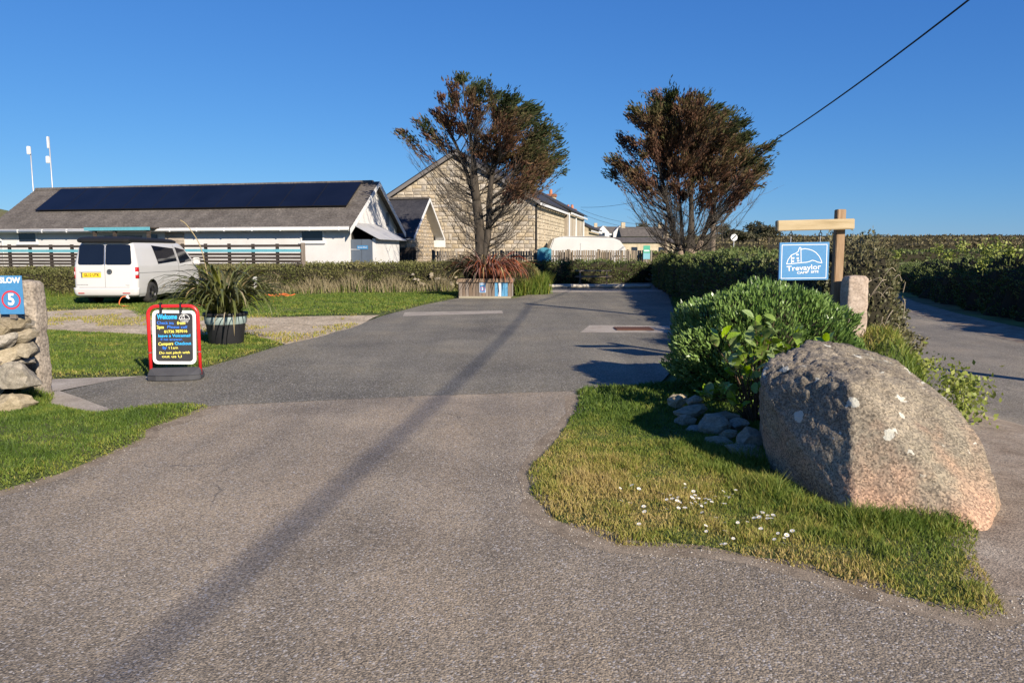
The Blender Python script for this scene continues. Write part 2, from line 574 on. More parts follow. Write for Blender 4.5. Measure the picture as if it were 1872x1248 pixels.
    bp = nt.nodes.new('ShaderNodeBump'); bp.inputs['Strength'].default_value = 0.55; bp.inputs['Distance'].default_value = 0.006
    L(vo.outputs['Distance'], bp.inputs['Height']); bp.invert = True
    L(bp.outputs['Normal'], bs.inputs['Normal'])
    return m
M_tar_brown = tarmac('weathered brown tarmac', [(0.184, 0.151, 0.109), (0.23, 0.189, 0.138), (0.28, 0.231, 0.169)], 130, 0.8)
M_tar_grey = tarmac('grey chip tarmac', [(0.118, 0.106, 0.08), (0.15, 0.136, 0.103), (0.188, 0.17, 0.13)], 105, 0.5)
M_tar_lane = tarmac('lane tarmac', [(0.145, 0.128, 0.10), (0.18, 0.16, 0.125), (0.22, 0.195, 0.152)], 110, 0.4)
M_gravel = mat('gravel drive', [(0.28, 0.22, 0.145), (0.43, 0.35, 0.245), (0.54, 0.455, 0.335)], scale=1.3, rough=0.95, voro=(28, 0.55, 1.4), bump=0.6)
M_dirt = mat('dirt edge', [(0.16, 0.12, 0.085), (0.25, 0.20, 0.15), (0.33, 0.28, 0.22)], scale=2.5, rough=0.95, voro=(110, 0.6, 1.4), bump=0.2)
M_concrete = mat('pale concrete', [(0.27, 0.23, 0.185), (0.34, 0.295, 0.24), (0.40, 0.35, 0.29)], scale=2.2, rough=0.9, fine=(50, 0.75, 1.2), bump=0.25)

def axis(lo, hi, near, step):
    out = [0.0]
    x = 0.0
    while x < hi:
        x += step if x < near else step + (x - near) * 0.09
        out.append(min(x, hi))
    neg = []
    x = 0.0
    while x > lo:
        x -= step if -x < near else step + (-x - near) * 0.09
        neg.append(max(x, lo))
    return np.array(sorted(set(neg + out)))

gx = axis(-900, 900, 22, 0.6); gy = axis(-60, 760, 50, 0.6)
XX, YY = np.meshgrid(gx, gy)
ZZ = zfun(XX, YY) - 0.05 + 0.25 * (vnoise(XX, YY, 18, 3) - 0.5) * sst(55, 120, YY)
ni, nj = XX.shape
idx = np.arange(ni * nj).reshape(ni, nj)
FF = np.stack([idx[:-1, :-1], idx[:-1, 1:], idx[1:, 1:], idx[1:, :-1]], -1).reshape(-1, 4)
ground = np_mesh('ground', np.stack([XX, YY, ZZ], -1).reshape(-1, 3), FF, M_field, smooth=True)
ground['kind'] = 'structure'

def flat(z):
    return lambda x, y, d: zfun(x, y) + z

P_apron = [G(430, 738), G(780, 722), G(1050, 713), (1.6, 8.6), (2.3, 5.2), (4.0, 3.9), (13, 3.9), (13, -8), (-12, -8), (-9, 3.0), G(-60, 880), G(90, 850), G(200, 800), G(230, 765), G(390, 733)]
apron = patch('road_apron', rough_outline(P_apron, 0.2, 0.012, 3), flat(0.0), M_tar_brown, 0.8)
P_drive = [G(85, 722), G(225, 690), G(275, 686), G(378, 671), G(525, 628), G(560, 619), G(640, 597), G(700, 577), G(780, 556), G(838, 545), G(940, 545), G(985, 534), G(993, 514), G(1190, 514),
           G(1222, 540), G(1243, 600), G(1255, 655), (1.9, 9.3), (1.6, 8.75), G(1050, 714.5), G(780, 723.5), G(430, 739.5), G(190, 757), G(88, 742)]
drive = patch('driveway', rough_outline(P_drive, 0.2, 0.014, 9), flat(0.002), M_tar_grey, 0.9)

def strip(name, left, right, m, z, n=14, k=90):
    def res(pl):
        pl = np.array(pl); s = np.concatenate([[0], np.cumsum(np.hypot(*np.diff(pl, axis=0).T))])
        t = np.linspace(0, s[-1], k)
        x = np.interp(t, s, pl[:, 0]); y = np.interp(t, s, pl[:, 1])
        for _ in range(6):
            x[1:-1] = (x[:-2] + 2 * x[1:-1] + x[2:]) / 4; y[1:-1] = (y[:-2] + 2 * y[1:-1] + y[2:]) / 4
        return x, y
    lx, ly = res(left); rx, ry = res(right)
    w = (vnoise(lx, ly, 0.7, 4) - .5) * .12
    t = np.linspace(0, 1, n)[None, :]
    X = (lx + w)[:, None] * (1 - t) + (rx - w)[:, None] * t
    Y = ly[:, None] * (1 - t) + ry[:, None] * t
    Z = zfun(X, Y) + z
    ix = np.arange(k * n).reshape(k, n)
    F = np.stack([ix[:-1, :-1], ix[:-1, 1:], ix[1:, 1:], ix[1:, :-1]], -1).reshape(-1, 4)
    o = np_mesh(name, np.stack([X, Y, Z], -1).reshape(-1, 3), F, m, smooth=True)
    o['kind'] = 'structure'
    return o
laneL = [(2.3, 3.88), (3.4, 6.3), (5.0, 9.9), (8.0, 15.0), (9.8, 20), (11.6, 26), (13.2, 32), (17, 42), (22, 52)]
laneR = [(11, 3.88), (11, 5), (11.0, 8), (11.6, 13), (12.9, 18.5), (14.75, 26), (16.5, 31.7), (20.5, 42), (26, 52)]
strip('lane', laneL, laneR, M_tar_lane, 0.001)
off = lambda pl, d: [(x + d, y) for x, y in pl]
strip('lane_edge_dirt', off(laneR[1:8], -0.75), off(laneR[1:8], 0.9), M_dirt, 0.004, n=6)
strip('lane_edge_gravel', [(2.1, 3.35), (2.5, 4.1), (3.7, 6.3), (5.1, 9.0)], [(4.6, 3.05), (4.7, 4.3), (5.0, 6.3), (6.0, 9.0)], M_dirt, 0.0035, n=6, k=40)

P_gravel = [(-24, 19.2), G(80, 569), G(230, 563), G(330, 567), G(500, 580), G(695, 576), G(640, 600), G(560, 621), G(525, 629), G(462, 616), G(300, 618), G(80, 607), (-20, 14.6)]
gravel = patch('gravel_drive', rough_outline(P_gravel, 0.3, 0.05, 2), flat(0.004), M_gravel, 0.7)

def lawn_z(h, edge=0.22):
    def f(x, y, d):
        return zfun(x, y) - 0.03 + 0.048 * sst(0, 0.07, d) + h * sst(0, edge, d) + 0.05 * (vnoise(x, y, 1.6, 8) - .5) * sst(0, 0.8, d)
    return f
P_lawnB = rough_outline([G(80, 693), G(270, 687), G(375, 673), G(522, 629), G(462, 613), G(300, 616), G(80, 605), (-20, 14.6), (-20, 9.6)], 0.25, 0.03, 5)
patch('lawn_front', P_lawnB, lawn_z(0.03), M_lawn_soil, 0.5)
P_lawnA = rough_outline([(-26, 19.2), G(80, 567), G(225, 562), G(250, 579), G(500, 581), G(695, 575), G(780, 556), G(838, 544), (-1.2, 28.4), (-0.6, 31.5), (1.5, 31), G(985, 533), (2.0, 36), (-2.5, 34), (-12, 31), (-26, 28)], 0.3, 0.04, 6)
patch('lawn_back', P_lawnA, lawn_z(0.03), M_lawn_soil, 0.7)
P_vergeL = rough_outline([G(0, 903), G(100, 873), G(180, 842), G(265, 803), G(272, 785), G(395, 743), G(300, 744), G(190, 760), G(95, 742), (-5.3, 8.5), (-9, 8.8), (-9, 3.4)], 0.15, 0.02, 7)
patch('grass_verge_left', P_vergeL, lawn_z(0.05), M_lawn_soil, 0.25)

P_vergeR = rough_outline([G(1050, 713), G(1052, 735), G(1020, 780), G(985, 830), G(960, 868), G(970, 905), G(1010, 952), G(1130, 1000), G(1300, 1010), G(1500, 1057), G(1700, 1112), G(1790, 1137), G(1850, 1127),
            (2.45, 3.7), (2.95, 4.6), (4.0, 6.5), (5.3, 9.2), (7.3, 14.5), (9.2, 20), (11.0, 26), (12.6, 32), (16, 42), (9.5, 44), (8.2, 43.5), G(1228, 540), G(1247, 600), G(1260, 655), (2.0, 9.2), G(1200, 703)], 0.15, 0.03, 12)
def vergeR_z(x, y, d):
    z = lawn_z(0.006)(x, y, d)
    z = z + 0.62 * np.exp(-((x - 4.75) ** 2 / 0.8 + (y - 9.3) ** 2 / 2.2)) * sst(0, .5, d)
    return z
patch('grass_verge_right', P_vergeR, vergeR_z, M_lawn_soil, 0.25)

def soil_rim(name, poly, ymax, seed):
    n = len(poly); A = sum(poly[i][0] * poly[(i + 1) % n][1] - poly[(i + 1) % n][0] * poly[i][1] for i in range(n)); sg = 1 if A > 0 else -1
    out = []
    for i in range(n):
        a = Vector(poly[i - 1]); b = Vector(poly[(i + 1) % n]); t = (b - a)
        nr = Vector((t.y, -t.x)).normalized() * sg; p = Vector(poly[i])
        w = .015 + .16 * max(0, float(vnoise(p.x, p.y, .45, seed)) - .35) + .06 * float(vnoise(p.x, p.y, .1, seed + 1))
        if p.y > ymax: w = -.3
        q = p + nr * w; out.append((q.x, q.y))
    return patch(name, out, flat(0.001), M_soilrim, 0.4)
M_soilrim = mat('trodden soil edge', [(0.15, 0.115, 0.08), (0.22, 0.175, 0.125), (0.29, 0.235, 0.175)], scale=5, rough=.95, voro=(170, .6, 1.4), bump=.15)
soil_rim('soil_edge', P_vergeR, 8.6, 41); soil_rim('soil_edge', P_vergeL, 7.9, 43)
# pale concrete pieces let into the drive
P_concA = [G(80, 694), G(262, 687.5), G(205, 695), G(92, 718)]
P_concB = [G(86, 718), G(104, 713), G(200, 748), G(182, 760), G(90, 741)]
for pl in (P_concA, P_concB, [G(740, 571), G(917, 568), G(920, 573), G(735, 578)], [G(950, 533.5), G(985, 531), G(1214, 530), G(1216, 533), G(985, 534.5)]):
    patch('concrete_edging', rough_outline(pl, 0.3, 0.01, 1), flat(0.0055), M_concrete, 0.6)
patch('gravel_patch', rough_outline([G(990, 524), G(985, 516), G(1085, 515), G(1070, 521)], 0.5, 0.1, 1), flat(0.012), M_gravel, 1.0)
for pl in ([G(1078, 594.5), G(1236, 596), G(1236, 600), (3.3, 15.95), (3.3, 15.7), G(1240, 609), G(1062, 608)],):
    patch('drain_surround', rough_outline(pl, 0.4, 0.01, 3), flat(0.0055), M_concrete, 0.6)
M_rust = mat('rusty iron', [(0.10, 0.045, 0.03), (0.17, 0.075, 0.045), (0.12, 0.06, 0.045)], scale=9, rough=0.85, bump=0.3)
dc = thing('drain_cover', 'rusty brown ribbed iron cover let into the concrete strip across the drive', 'drain cover', (G(1158, 602)[0], G(1158, 602)[1], 0.014), 0)
MB().box(-.4, .4, -.28, .28, 0, 0.012).build('plate', M_rust, dc, bevel=0.004)
for i in range(14):
    MB().box(-.012, .012, -.25, .25, 0.012, 0.02).build('rib', M_rust, dc).location = (-.36 + i * .0554, 0, 0.001)

# ------------------------------------------------------------------ grass
M_blade = mat('grass blade', [(0.065, 0.115, 0.016), (0.12, 0.185, 0.025), (0.22, 0.255, 0.042), (0.38, 0.32, 0.08), (0.48, 0.36, 0.14)], scale=1.2, rough=0.6, spec=0.35, attr=True, attrmix=0.0, trans=0.4, pos=[0, .3, .55, .8, 1])

def grass(name, poly, dens, h, w, zf, dry=lambda x, y: 0.25 + 0 * x, lean=0.6, hf=None, keep=None):
    X, Y = sample_poly(poly, dens)
    if keep is not None:
        k = keep(X, Y); X, Y = X[k], Y[k]
    d = edge_dist(X, Y, poly)
    # edges thin out and wander
    k = d > 0.05 * vnoise(X, Y, 0.12, 2) * RNG.uniform(0, 1.4, len(X)) - 0.02
    X, Y, d = X[k], Y[k], d[k]
    Z = zf(X, Y, d) - 0.004
    hh = h * (0.55 + 0.75 * vnoise(X, Y, 0.35, 5)) * (0.5 + 0.5 * sst(0, .2, d))
    if hf is not None: hh = hh * hf(X, Y)
    base = np.clip(dry(X, Y) + 0.3 * (vnoise(X, Y, 0.5, 21) - .5) + 0.35 * (vnoise(X, Y, 0.13, 22) - .5), 0, 1)
    rnd = np.clip(base + RNG.normal(0, 0.13, len(X)), 0, 1)
    return blades(name, X, Y, Z, hh, w, M_blade, None, rnd, lean)

def nearR(x, y): return np.exp(-((x - 2.3) ** 2 / 0.5 + (y - 4.9) ** 2 / 0.9))
def vergeR_dry(x, y):
    p = 0.80 - 0.42 * sst(0.6, 2.6, x + 0.45 * (y - 4.6)) - 0.2 * sst(5.2, 6.8, y) + .12 * sst(4.2, 3.4, y)
    return p
bx, by = 2.45, 4.9
def tuftR(x, y):
    # long uncut grass hugging the boulder and the little wall
    d1 = np.hypot((x - 2.35) / 1.0, (y - 4.95) / 1.05)
    t = 1 + 2.2 * np.exp(-((d1 - 0.70) / 0.14) ** 2) * (.35 + vnoise(x, y, .25, 61))
    t = t + 1.3 * sst(.68, .85, vnoise(x, y, .22, 91)) + .5 * sst(.6, .8, vnoise(x, y, .6, 92))
    t = t + 2.0 * np.exp(-((x - 1.75) ** 2 / 0.10 + (y - 5.75) ** 2 / 0.12))
    return t
near_poly = [p for p in P_vergeR]
Lr = lambda x, y, d: vergeR_z(x, y, d)
notboul = lambda x, y: (np.hypot((x - 2.42) / .62, (y - 5.05) / .72) > 0.92)
grass('lawn_grass', near_poly, 9500, 0.027, 0.006, Lr, vergeR_dry, 0.8, tuftR, lambda x, y: (y < 7.2) & notboul(x, y))
grass('lawn_grass', near_poly, 2600, 0.06, 0.012, Lr, lambda x, y: 0.22 + 0.36 * sst(3.3, 4.8, x) * vnoise(x, y, .5, 77) * 1.6, 0.9, lambda x, y: 1 + 1.0 * sst(3.3, 4.6, x) * vnoise(x, y, .4, 78) * 1.6, lambda x, y: (y >= 7.2) & (y < 14) & (RNG.random(len(x)) > .55 * sst(3.3, 4.2, x)))
grass('lawn_grass', near_poly, 300, 0.08, 0.03, Lr, lambda x, y: 0.22 + 0 * x, 0.7, None, lambda x, y: (y >= 14) & (y < 44))
zl = lawn_z(0.05)
grass('lawn_grass', P_vergeL, 5600, 0.034, 0.008, zl, lambda x, y: 0.2 + 0.35 * np.exp(-edge_dist(x, y, P_vergeL) / .12), 0.8,
      lambda x, y: 1 + 3.0 * np.exp(-((x + 5.15) ** 2 / .05 + (y - 7.95) ** 2 / .12)) + 1.5 * np.exp(-((x + 5.3) ** 2 / .2 + (y - 7.6) ** 2 / .1)))
zl3 = lawn_z(0.03)
grass('lawn_grass', P_lawnB, 1700, 0.036, 0.013, zl3, lambda x, y: 0.28 + 0.25 * np.exp(-edge_dist(x, y, P_lawnB) / .2) + .12 * (np.sin(y * 6) > 0.3), 0.7, None, lambda x, y: x > -1.0 * y - 0.5 + .25 * y)
grass('lawn_grass', P_lawnA, 480, 0.042, 0.028, zl3, lambda x, y: 0.3 + 0.2 * np.exp(-edge_dist(x, y, P_lawnA) / .3), 0.7, None, lambda x, y: x > -.72 * y)
P_far = [(2, 38.5), (9.5, 38), (9.5, 46), (2, 46)]
grass('lawn_grass', P_far, 120, 0.1, 0.06, lambda x, y, d: zfun(x, y) - 0.05, lambda x, y: 0.3 + 0 * x, 0.7, None, lambda x, y: ~in_poly(x, y, P_drive))
# tufts of grass straying over the gravel
X, Y = sample_poly(P_gravel, 260)
k = vnoise(X, Y, 0.7, 31) * 0.6 + vnoise(X, Y, 2.0, 32) * 0.4 > 0.53
X, Y = X[k], Y[k]
blades('gravel_grass', X, Y, np.full(len(X), 0.009), 0.05 * np.ones(len(X)), 0.02, M_blade, None, np.clip(RNG.normal(0.75, 0.12, len(X)), 0, 1), 0.8)

# loose grit swept to the edges of the tarmac
def grit(poly, n, ymin, ymax, spread, size):
    e = [(Vector(poly[i]), Vector(poly[(i + 1) % len(poly)])) for i in range(len(poly)) if ymin < poly[i][1] < ymax and poly[i][0] < 2.6 and poly[i][0] > -5]
    ix = RNG.integers(0, len(e), n); t = RNG.random(n)
    X = np.array([e[i][0].x + (e[i][1].x - e[i][0].x) * q for i, q in zip(ix, t)]) + RNG.normal(0, spread, n)
    Y = np.array([e[i][0].y + (e[i][1].y - e[i][0].y) * q for i, q in zip(ix, t)]) + RNG.normal(0, spread, n)
    return X, Y, RNG.uniform(.4, 1.0, n) * size
ga = [grit(P_vergeR, 1500, 2.9, 8.7, .12, .006), grit(P_vergeL, 600, 4, 8, .12, .006)]
u = np.arange(700); ga.append((RNG.uniform(-3.2, 2.0, 700), RNG.uniform(2.6, 12, 700), RNG.uniform(.3, 1, 700) * .0055))
X = np.concatenate([g[0] for g in ga]); Y = np.concatenate([g[1] for g in ga]); S = np.concatenate([g[2] for g in ga]); n = len(X)
base = np.array([(1, 0, 0), (0, 1, 0), (-1, 0, 0), (0, -1, 0), (.1, .1, .9)], float)
q = RNG.uniform(0, 6.28, n)
V = base[None] * S[:, None, None] * RNG.uniform(.6, 1.4, (n, 5, 1))
V = np.stack([V[..., 0] * np.cos(q)[:, None] - V[..., 1] * np.sin(q)[:, None], V[..., 0] * np.sin(q)[:, None] + V[..., 1] * np.cos(q)[:, None], V[..., 2]], -1)
V = V + np.stack([X, Y, np.full(n, .002)], -1)[:, None, :]
i = np.arange(n)[:, None] * 5
F_ = np.concatenate([np.concatenate([i + a, i + (a + 1) % 4, i + 4], 1) for a in range(4)], 0)
np_mesh('loose_grit', V.reshape(-1, 3), F_, mat('pale grit', [(0.25, 0.21, 0.16), (0.42, 0.37, 0.30), (0.55, 0.50, 0.43)], scale=30, rough=.9, attr=True, attrmix=.1), None, np.repeat(RNG.random(n), 5))['kind'] = 'stuff'
# ------------------------------------------------------------------ buildings
M_white = mat('white render', [(0.53, 0.515, 0.49), (0.59, 0.575, 0.555), (0.63, 0.615, 0.595)], scale=0.7, rough=0.9, fine=(30, 0.94, 1.04), bump=0.12)
M_upvc = mat('white plastic trim', [(0.64, 0.635, 0.62)], scale=3, rough=0.45, spec=0.4)
M_pane = glass('window pane')
M_slate = mat('weathered roof slate', [(0.075, 0.064, 0.055), (0.105, 0.092, 0.08), (0.14, 0.122, 0.105)], scale=1.6, rough=0.85, fine=(14, 0.7, 1.35), bump=0.3)
M_slate_dark = mat('dark roof slate', [(0.022, 0.022, 0.026), (0.035, 0.034, 0.038), (0.05, 0.048, 0.05)], scale=1.1, rough=0.7, fine=(12, 0.75, 1.3), bump=0.3)
M_solar = mat('solar glass', [(0.004, 0.006, 0.014), (0.007, 0.010, 0.022)], scale=0.6, rough=0.3, spec=0.12)
M_solar_fr = mat('solar frame', [(0.012, 0.012, 0.014)], scale=3, rough=0.4)
M_turq = mat('turquoise paint', [(0.09, 0.30, 0.36), (0.13, 0.37, 0.43)], scale=3, rough=0.7, fine=(25, .85, 1.12))
M_tin = mat('corrugated tin', [(0.36, 0.36, 0.36), (0.46, 0.46, 0.46), (0.40, 0.385, 0.37)], scale=1.6, rough=0.55, metal=0.35, spec=0.4)
M_door = mat('blue grey door paint', [(0.085, 0.105, 0.135), (0.105, 0.13, 0.165)], scale=2, rough=0.6)
M_dark = mat('dark interior', [(0.02, 0.018, 0.016)], scale=2, rough=0.9)
M_bluesign = mat('sky blue sign paint', [(0.05, 0.19, 0.38), (0.062, 0.215, 0.42)], scale=2.5, rough=0.5, spec=0.35, fine=(40, .95, 1.04))
M_wht = mat('white paint', [(0.70, 0.70, 0.69)], scale=4, rough=0.5)
M_timber_dk = mat('dark stained timber', [(0.028, 0.022, 0.018), (0.045, 0.036, 0.030), (0.075, 0.06, 0.05)], scale=3, rough=0.9, stretch=(0.4, 3, 3), bump=0.3)
M_timber_gr = mat('silvered timber', [(0.13, 0.105, 0.085), (0.20, 0.165, 0.135), (0.27, 0.23, 0.19)], scale=5, rough=0.9, stretch=(3, 3, 0.3), bump=0.3, objrand=0.25)
ALPHA = -math.atan2(0.218, 0.976)

wb = thing('camp_building', 'long low white rendered building with solar panels along its dark roof', 'building', (-7.0, 32.0, 0), ALPHA)
LW, WW, HE, HR = 18.3, 5.6, 2.92, 4.86
w = MB()
w.add([(-LW, 0, -.3), (0, 0, -.3), (0, 0, HE), (-LW, 0, HE)], [(0, 1, 2, 3)])
w.add([(0, 0, -.3), (0, WW, -.3), (0, WW, HE), (0, WW / 2, HR - .06), (0, 0, HE)], [(0, 1, 2, 3, 4)])
w.add([(-LW, 0, -.3), (-LW, WW, -.3), (-LW, WW, HE), (-LW, WW / 2, HR - .06), (-LW, 0, HE)], [(4, 3, 2, 1, 0)])
w.add([(-LW, WW, -.3), (0, WW, -.3), (0, WW, HE), (-LW, WW, HE)], [(3, 2, 1, 0)])
w.build('wall', M_white, wb)
slope = (HR - HE) / (WW / 2)
def roof_slab(mb, x0, x1, over, side, thick=0.07, hr=HR, he=HE, ww=WW):
    sl = (hr - he) / (ww / 2)
    if side < 0: y0, y1, z0, z1 = -over, ww / 2, he - over * sl, hr
    else: y0, y1, z0, z1 = ww + over, ww / 2, he - over * sl, hr
    mb.add([(x0, y0, z0), (x1, y0, z0), (x1, y1, z1), (x0, y1, z1), (x0, y0, z0 + thick), (x1, y0, z0 + thick), (x1, y1, z1 + thick), (x0, y1, z1 + thick)],
           [(0, 3, 2, 1), (4, 5, 6, 7), (0, 1, 5, 4), (1, 2, 6, 5), (2, 3, 7, 6), (3, 0, 4, 7)])
rf = MB(); roof_slab(rf, -LW - .25, .28, .38, -1); roof_slab(rf, -LW - .25, .28, .38, 1)
roof = rf.build('roof', M_slate, wb)
# slate courses laid with a small step each
ncour = 15
for side in (-1, 1):
    c = MB()
    for i in range(ncour):
        t0 = i / ncour; t1 = (i + 1.25) / ncour
        t1 = min(t1, 0.995)
        def pt(t, lift):
            y = (-.40 + (WW / 2 + .40) * t) if side < 0 else (WW + .40 - (WW / 2 + .40) * t)
            return y, HE - .40 * slope + (HR - HE + .40 * slope) * t + .072 + lift
        y0, za = pt(t0, 0.022); y1, zb = pt(t1, 0.004)
        c.add([(-LW - .27, y0, za), (.30, y0, za), (.30, y1, zb), (-LW - .27, y1, zb), (-LW - .27, y0, za - .03), (.30, y0, za - .03)], [(0, 1, 2, 3), (4, 5, 1, 0)])
    c.build('slate_course', M_slate, roof)
rd = MB()
for i in range(41):
    x0 = -LW - .25 + i * .452
    rd.prism([(WW / 2 - .16, HR + .0), (WW / 2 - .1, HR + .13), (WW / 2 + .1, HR + .13), (WW / 2 + .16, HR + .0)], 'x', x0, x0 + .44 + (0.0))
rd.build('ridge_tiles', M_slate, roof)
# solar panels: a row of portrait modules on the front slope
nrm = Vector((0, -slope, 1)).normalized(); up = Vector((0, 1, slope)).normalized()
npan = 10
for i in range(npan):
    x0 = -16.8 + i * 1.635; x1 = x0 + 1.62
    s0, s1 = 1.58, 3.62
    def q(x, s, l): return Vector((x, -.38, HE - .38 * slope + .07)) + up * s + nrm * l
    b = MB(); vs = [q(x0, s0, .09), q(x1, s0, .09), q(x1, s1, .09), q(x0, s1, .09), q(x0, s0, .135), q(x1, s0, .135), q(x1, s1, .135), q(x0, s1, .135)]
    b.add(vs, [(0, 3, 2, 1), (4, 5, 6, 7), (0, 1, 5, 4), (1, 2, 6, 5), (2, 3, 7, 6), (3, 0, 4, 7)])
    fr = b.build('solar_panel', M_solar_fr, roof)
    e = .012
    b2 = MB(); b2.add([q(x0 + e, s0 + e, .138), q(x1 - e, s0 + e, .138), q(x1 - e, s1 - e, .138), q(x0 + e, s1 - e, .138)], [(0, 1, 2, 3)])
    # thin glass sheet laid over the frame, kept in the same part
    fr.data.materials.append(M_solar)
    bm = bmesh.new(); bm.from_mesh(fr.data)
    vv = [bm.verts.new(p) for p in b2.v]; f = bm.faces.new(vv); f.material_index = 1
    bm.to_mesh(fr.data); bm.free()
# a few white splashes (bird marks) on the slates
gut = MB()
gz = HE - .38 * slope + .02
gut.tube([(-LW - .25, -.45, gz), (.22, -.45, gz)], .062, 10)
g = gut.build('gutter', M_upvc, wb, smooth=True)
for i in range(14):
    MB().box(-.03, .03, -.05, .03, -.075, .075).build('bracket', M_upvc, g, bevel=.01).location = (-17.9 + i * 1.36, -.46, gz)
MB().box(-LW - .2, .2, -.37, -.345, gz - .09, gz + .1).build('fascia', M_upvc, wb)
MB().tube([(-LW + .15, -.45, gz - .05), (-LW + .3, -.3, gz - .28), (-LW + .42, -.08, gz - .42), (-LW + .42, -.08, .2)], .04, 8).build('downpipe', M_upvc, wb, smooth=True)
for side in (-1, 1):
    bb = MB()
    y0 = -.45 if side < 0 else WW + .45
    z0 = HE - .45 * slope
    bb.add([(.285, y0, z0 - .16), (.285, y0, z0 + .075), (.285, WW / 2, HR + .075), (.285, WW / 2, HR - .14), (.315, y0, z0 - .16), (.315, y0, z0 + .075), (.315, WW / 2, HR + .075), (.315, WW / 2, HR - .14)],
           [(0, 1, 2, 3), (7, 6, 5, 4), (0, 4, 5, 1), (1, 5, 6, 2), (2, 6, 7, 3), (3, 7, 4, 0)])
    bb.build('bargeboard', M_upvc, wb)

def window(parent, x0, x1, z0, z1, y, mullions=(), fr=.07, m=M_upvc, pane=M_pane, face='y'):
    b = MB()
    o = .03
    b.box(x0, x1, y - o, y + .02, z0, z0 + fr); b.box(x0, x1, y - o, y + .02, z1 - fr, z1)
    b.box(x0, x0 + fr, y - o, y + .02, z0 + fr, z1 - fr); b.box(x1 - fr, x1, y - o, y + .02, z0 + fr, z1 - fr)
    for mm in mullions: b.box(mm - fr / 2, mm + fr / 2, y - o, y + .02, z0 + fr, z1 - fr)
    f = b.build('window', m, parent)
    MB().add([(x0 + fr, y - .008, z0 + fr), (x1 - fr, y - .008, z0 + fr), (x1 - fr, y - .008, z1 - fr), (x0 + fr, y - .008, z1 - fr)], [(0, 1, 2, 3)]).build('pane', pane, f)
    return f
for xa in (-2.25, -17.05):
    f = window(wb, xa, xa + 1.12, 2.12, 2.72, -.004)
    MB().box(xa - .05, xa + 1.17, -.08, -.005, 2.06, 2.118).build('sill', M_upvc, f)
# doorway canopy: turquoise fascia board on dark posts, timber clad recess
MB().box(-12.4, -9.0, -1.0, -.96, 2.66, 2.80).build('porch_fascia', M_turq, wb)
MB().box(-12.4, -9.0, -.96, -.02, 2.74, 2.80).build('porch_roof', M_timber_dk, wb)
for px_ in (-11.95, -10.9, -9.15): MB().box(px_ - .06, px_ + .06, -.93, -.81, -.2, 2.735).build('porch_post', M_timber_dk, wb)
MB().box(-9.75, -9.4, -.035, -.004, .1, 2.5).build('door_glass', M_pane, wb)
MB().box(-12.2, -10.2, -.03, -.003, .1, 2.45).build('grey_panel', mat('grey panel', [(0.22, 0.22, 0.23)], rough=.7), wb)
for i in range(8):
    MB().box(-8.95, -8.0, -.06, -.004, 1.35 + i * .17, 1.35 + i * .17 + .155).build('cladding_board', mat('pale cladding', [(0.30, 0.24, 0.18), (0.42, 0.35, 0.27)], scale=3, objrand=.2), wb)
MB().box(-1.05, -.78, -.09, -.003, 2.62, 2.70).build('bulkhead_lamp', M_upvc, wb, bevel=.02)
MB().box(-16.9 - 1.3, -17.75, -.09, -.003, 2.6, 2.68).build('bulkhead_lamp', M_upvc, wb, bevel=.02)
# gable vents
for yy, hh in ((.75, .22), (4.2, .55)):
    MB().box(.003, .03, yy, yy + .32, 3.05 if yy < 1 else 3.0, 3.05 + hh).build('gable_vent', mat('grey vent', [(0.2, 0.2, 0.2)], rough=.7), wb)
# lean-to with tin roof on the gable
lt = MB()
lt.add([(1.15, .2, -.3), (1.15, 2.95, -.3), (1.15, 2.95, 2.28), (1.15, .2, 2.28)], [(0, 1, 2, 3)])
lt.add([(1.12, .2, -.3), (1.12, .2, 2.28), (1.12, 2.95, 2.28), (1.12, 2.95, -.3)], [(0, 1, 2, 3)])
lt.add([(0.003, 2.95, -.3), (1.15, 2.95, -.3), (1.15, 2.95, 2.28), (0.003, 2.95, 2.9)], [(0, 1, 2, 3)])
lt.add([(1.0, .2, -.3), (1.15, .2, -.3), (1.15, .2, 2.28), (1.0, .2, 2.28)], [(0, 1, 2, 3)])
lt.build('lean_to_wall', M_white, wb)
tin = MB()
ncor = 60
vs = []
for i in range(ncor + 1):
    y = -.05 + 3.25 * i / ncor
    d = .018 * math.sin(i * math.pi / 1.5)
    vs += [(0.004, y, 2.98 + d), (1.42, y, 2.24 + d)]
tin.add(vs, [(2 * i, 2 * i + 1, 2 * i + 3, 2 * i + 2) for i in range(ncor)])
cp = tin.build('tin_canopy', M_tin, wb, recalc=False)
sm = cp.modifiers.new('thick', 'SOLIDIFY'); sm.thickness = .012
MB().box(0.02, 1.0, .17, .21, .25, 2.24).build('door', M_door, wb, bevel=.006)
MB().box(0.5, .508, .166, .169, .25, 2.24).build('door_joint', M_dark, wb)
MB().box(0.0, .42, .155, .168, 1.78, 1.84).build('door_hinge', mat('galvanised', [(0.45, .46, .47)], rough=.5, metal=.6), wb)
ds = MB().box(.3, .8, .15, .166, 1.82, 1.98).build('door_sign', M_bluesign, wb)
text('Shower Block', .09, (.55, .147, 1.9), M_wht, ds, fit=.42)
MB().box(.02, 1.1, .25, 2.9, .0, .03).build('lean_to_floor', M_dark, wb)
MB().box(0.004, .03, .25, 2.9, .0, 2.9).build('lean_to_back', M_dark, wb)

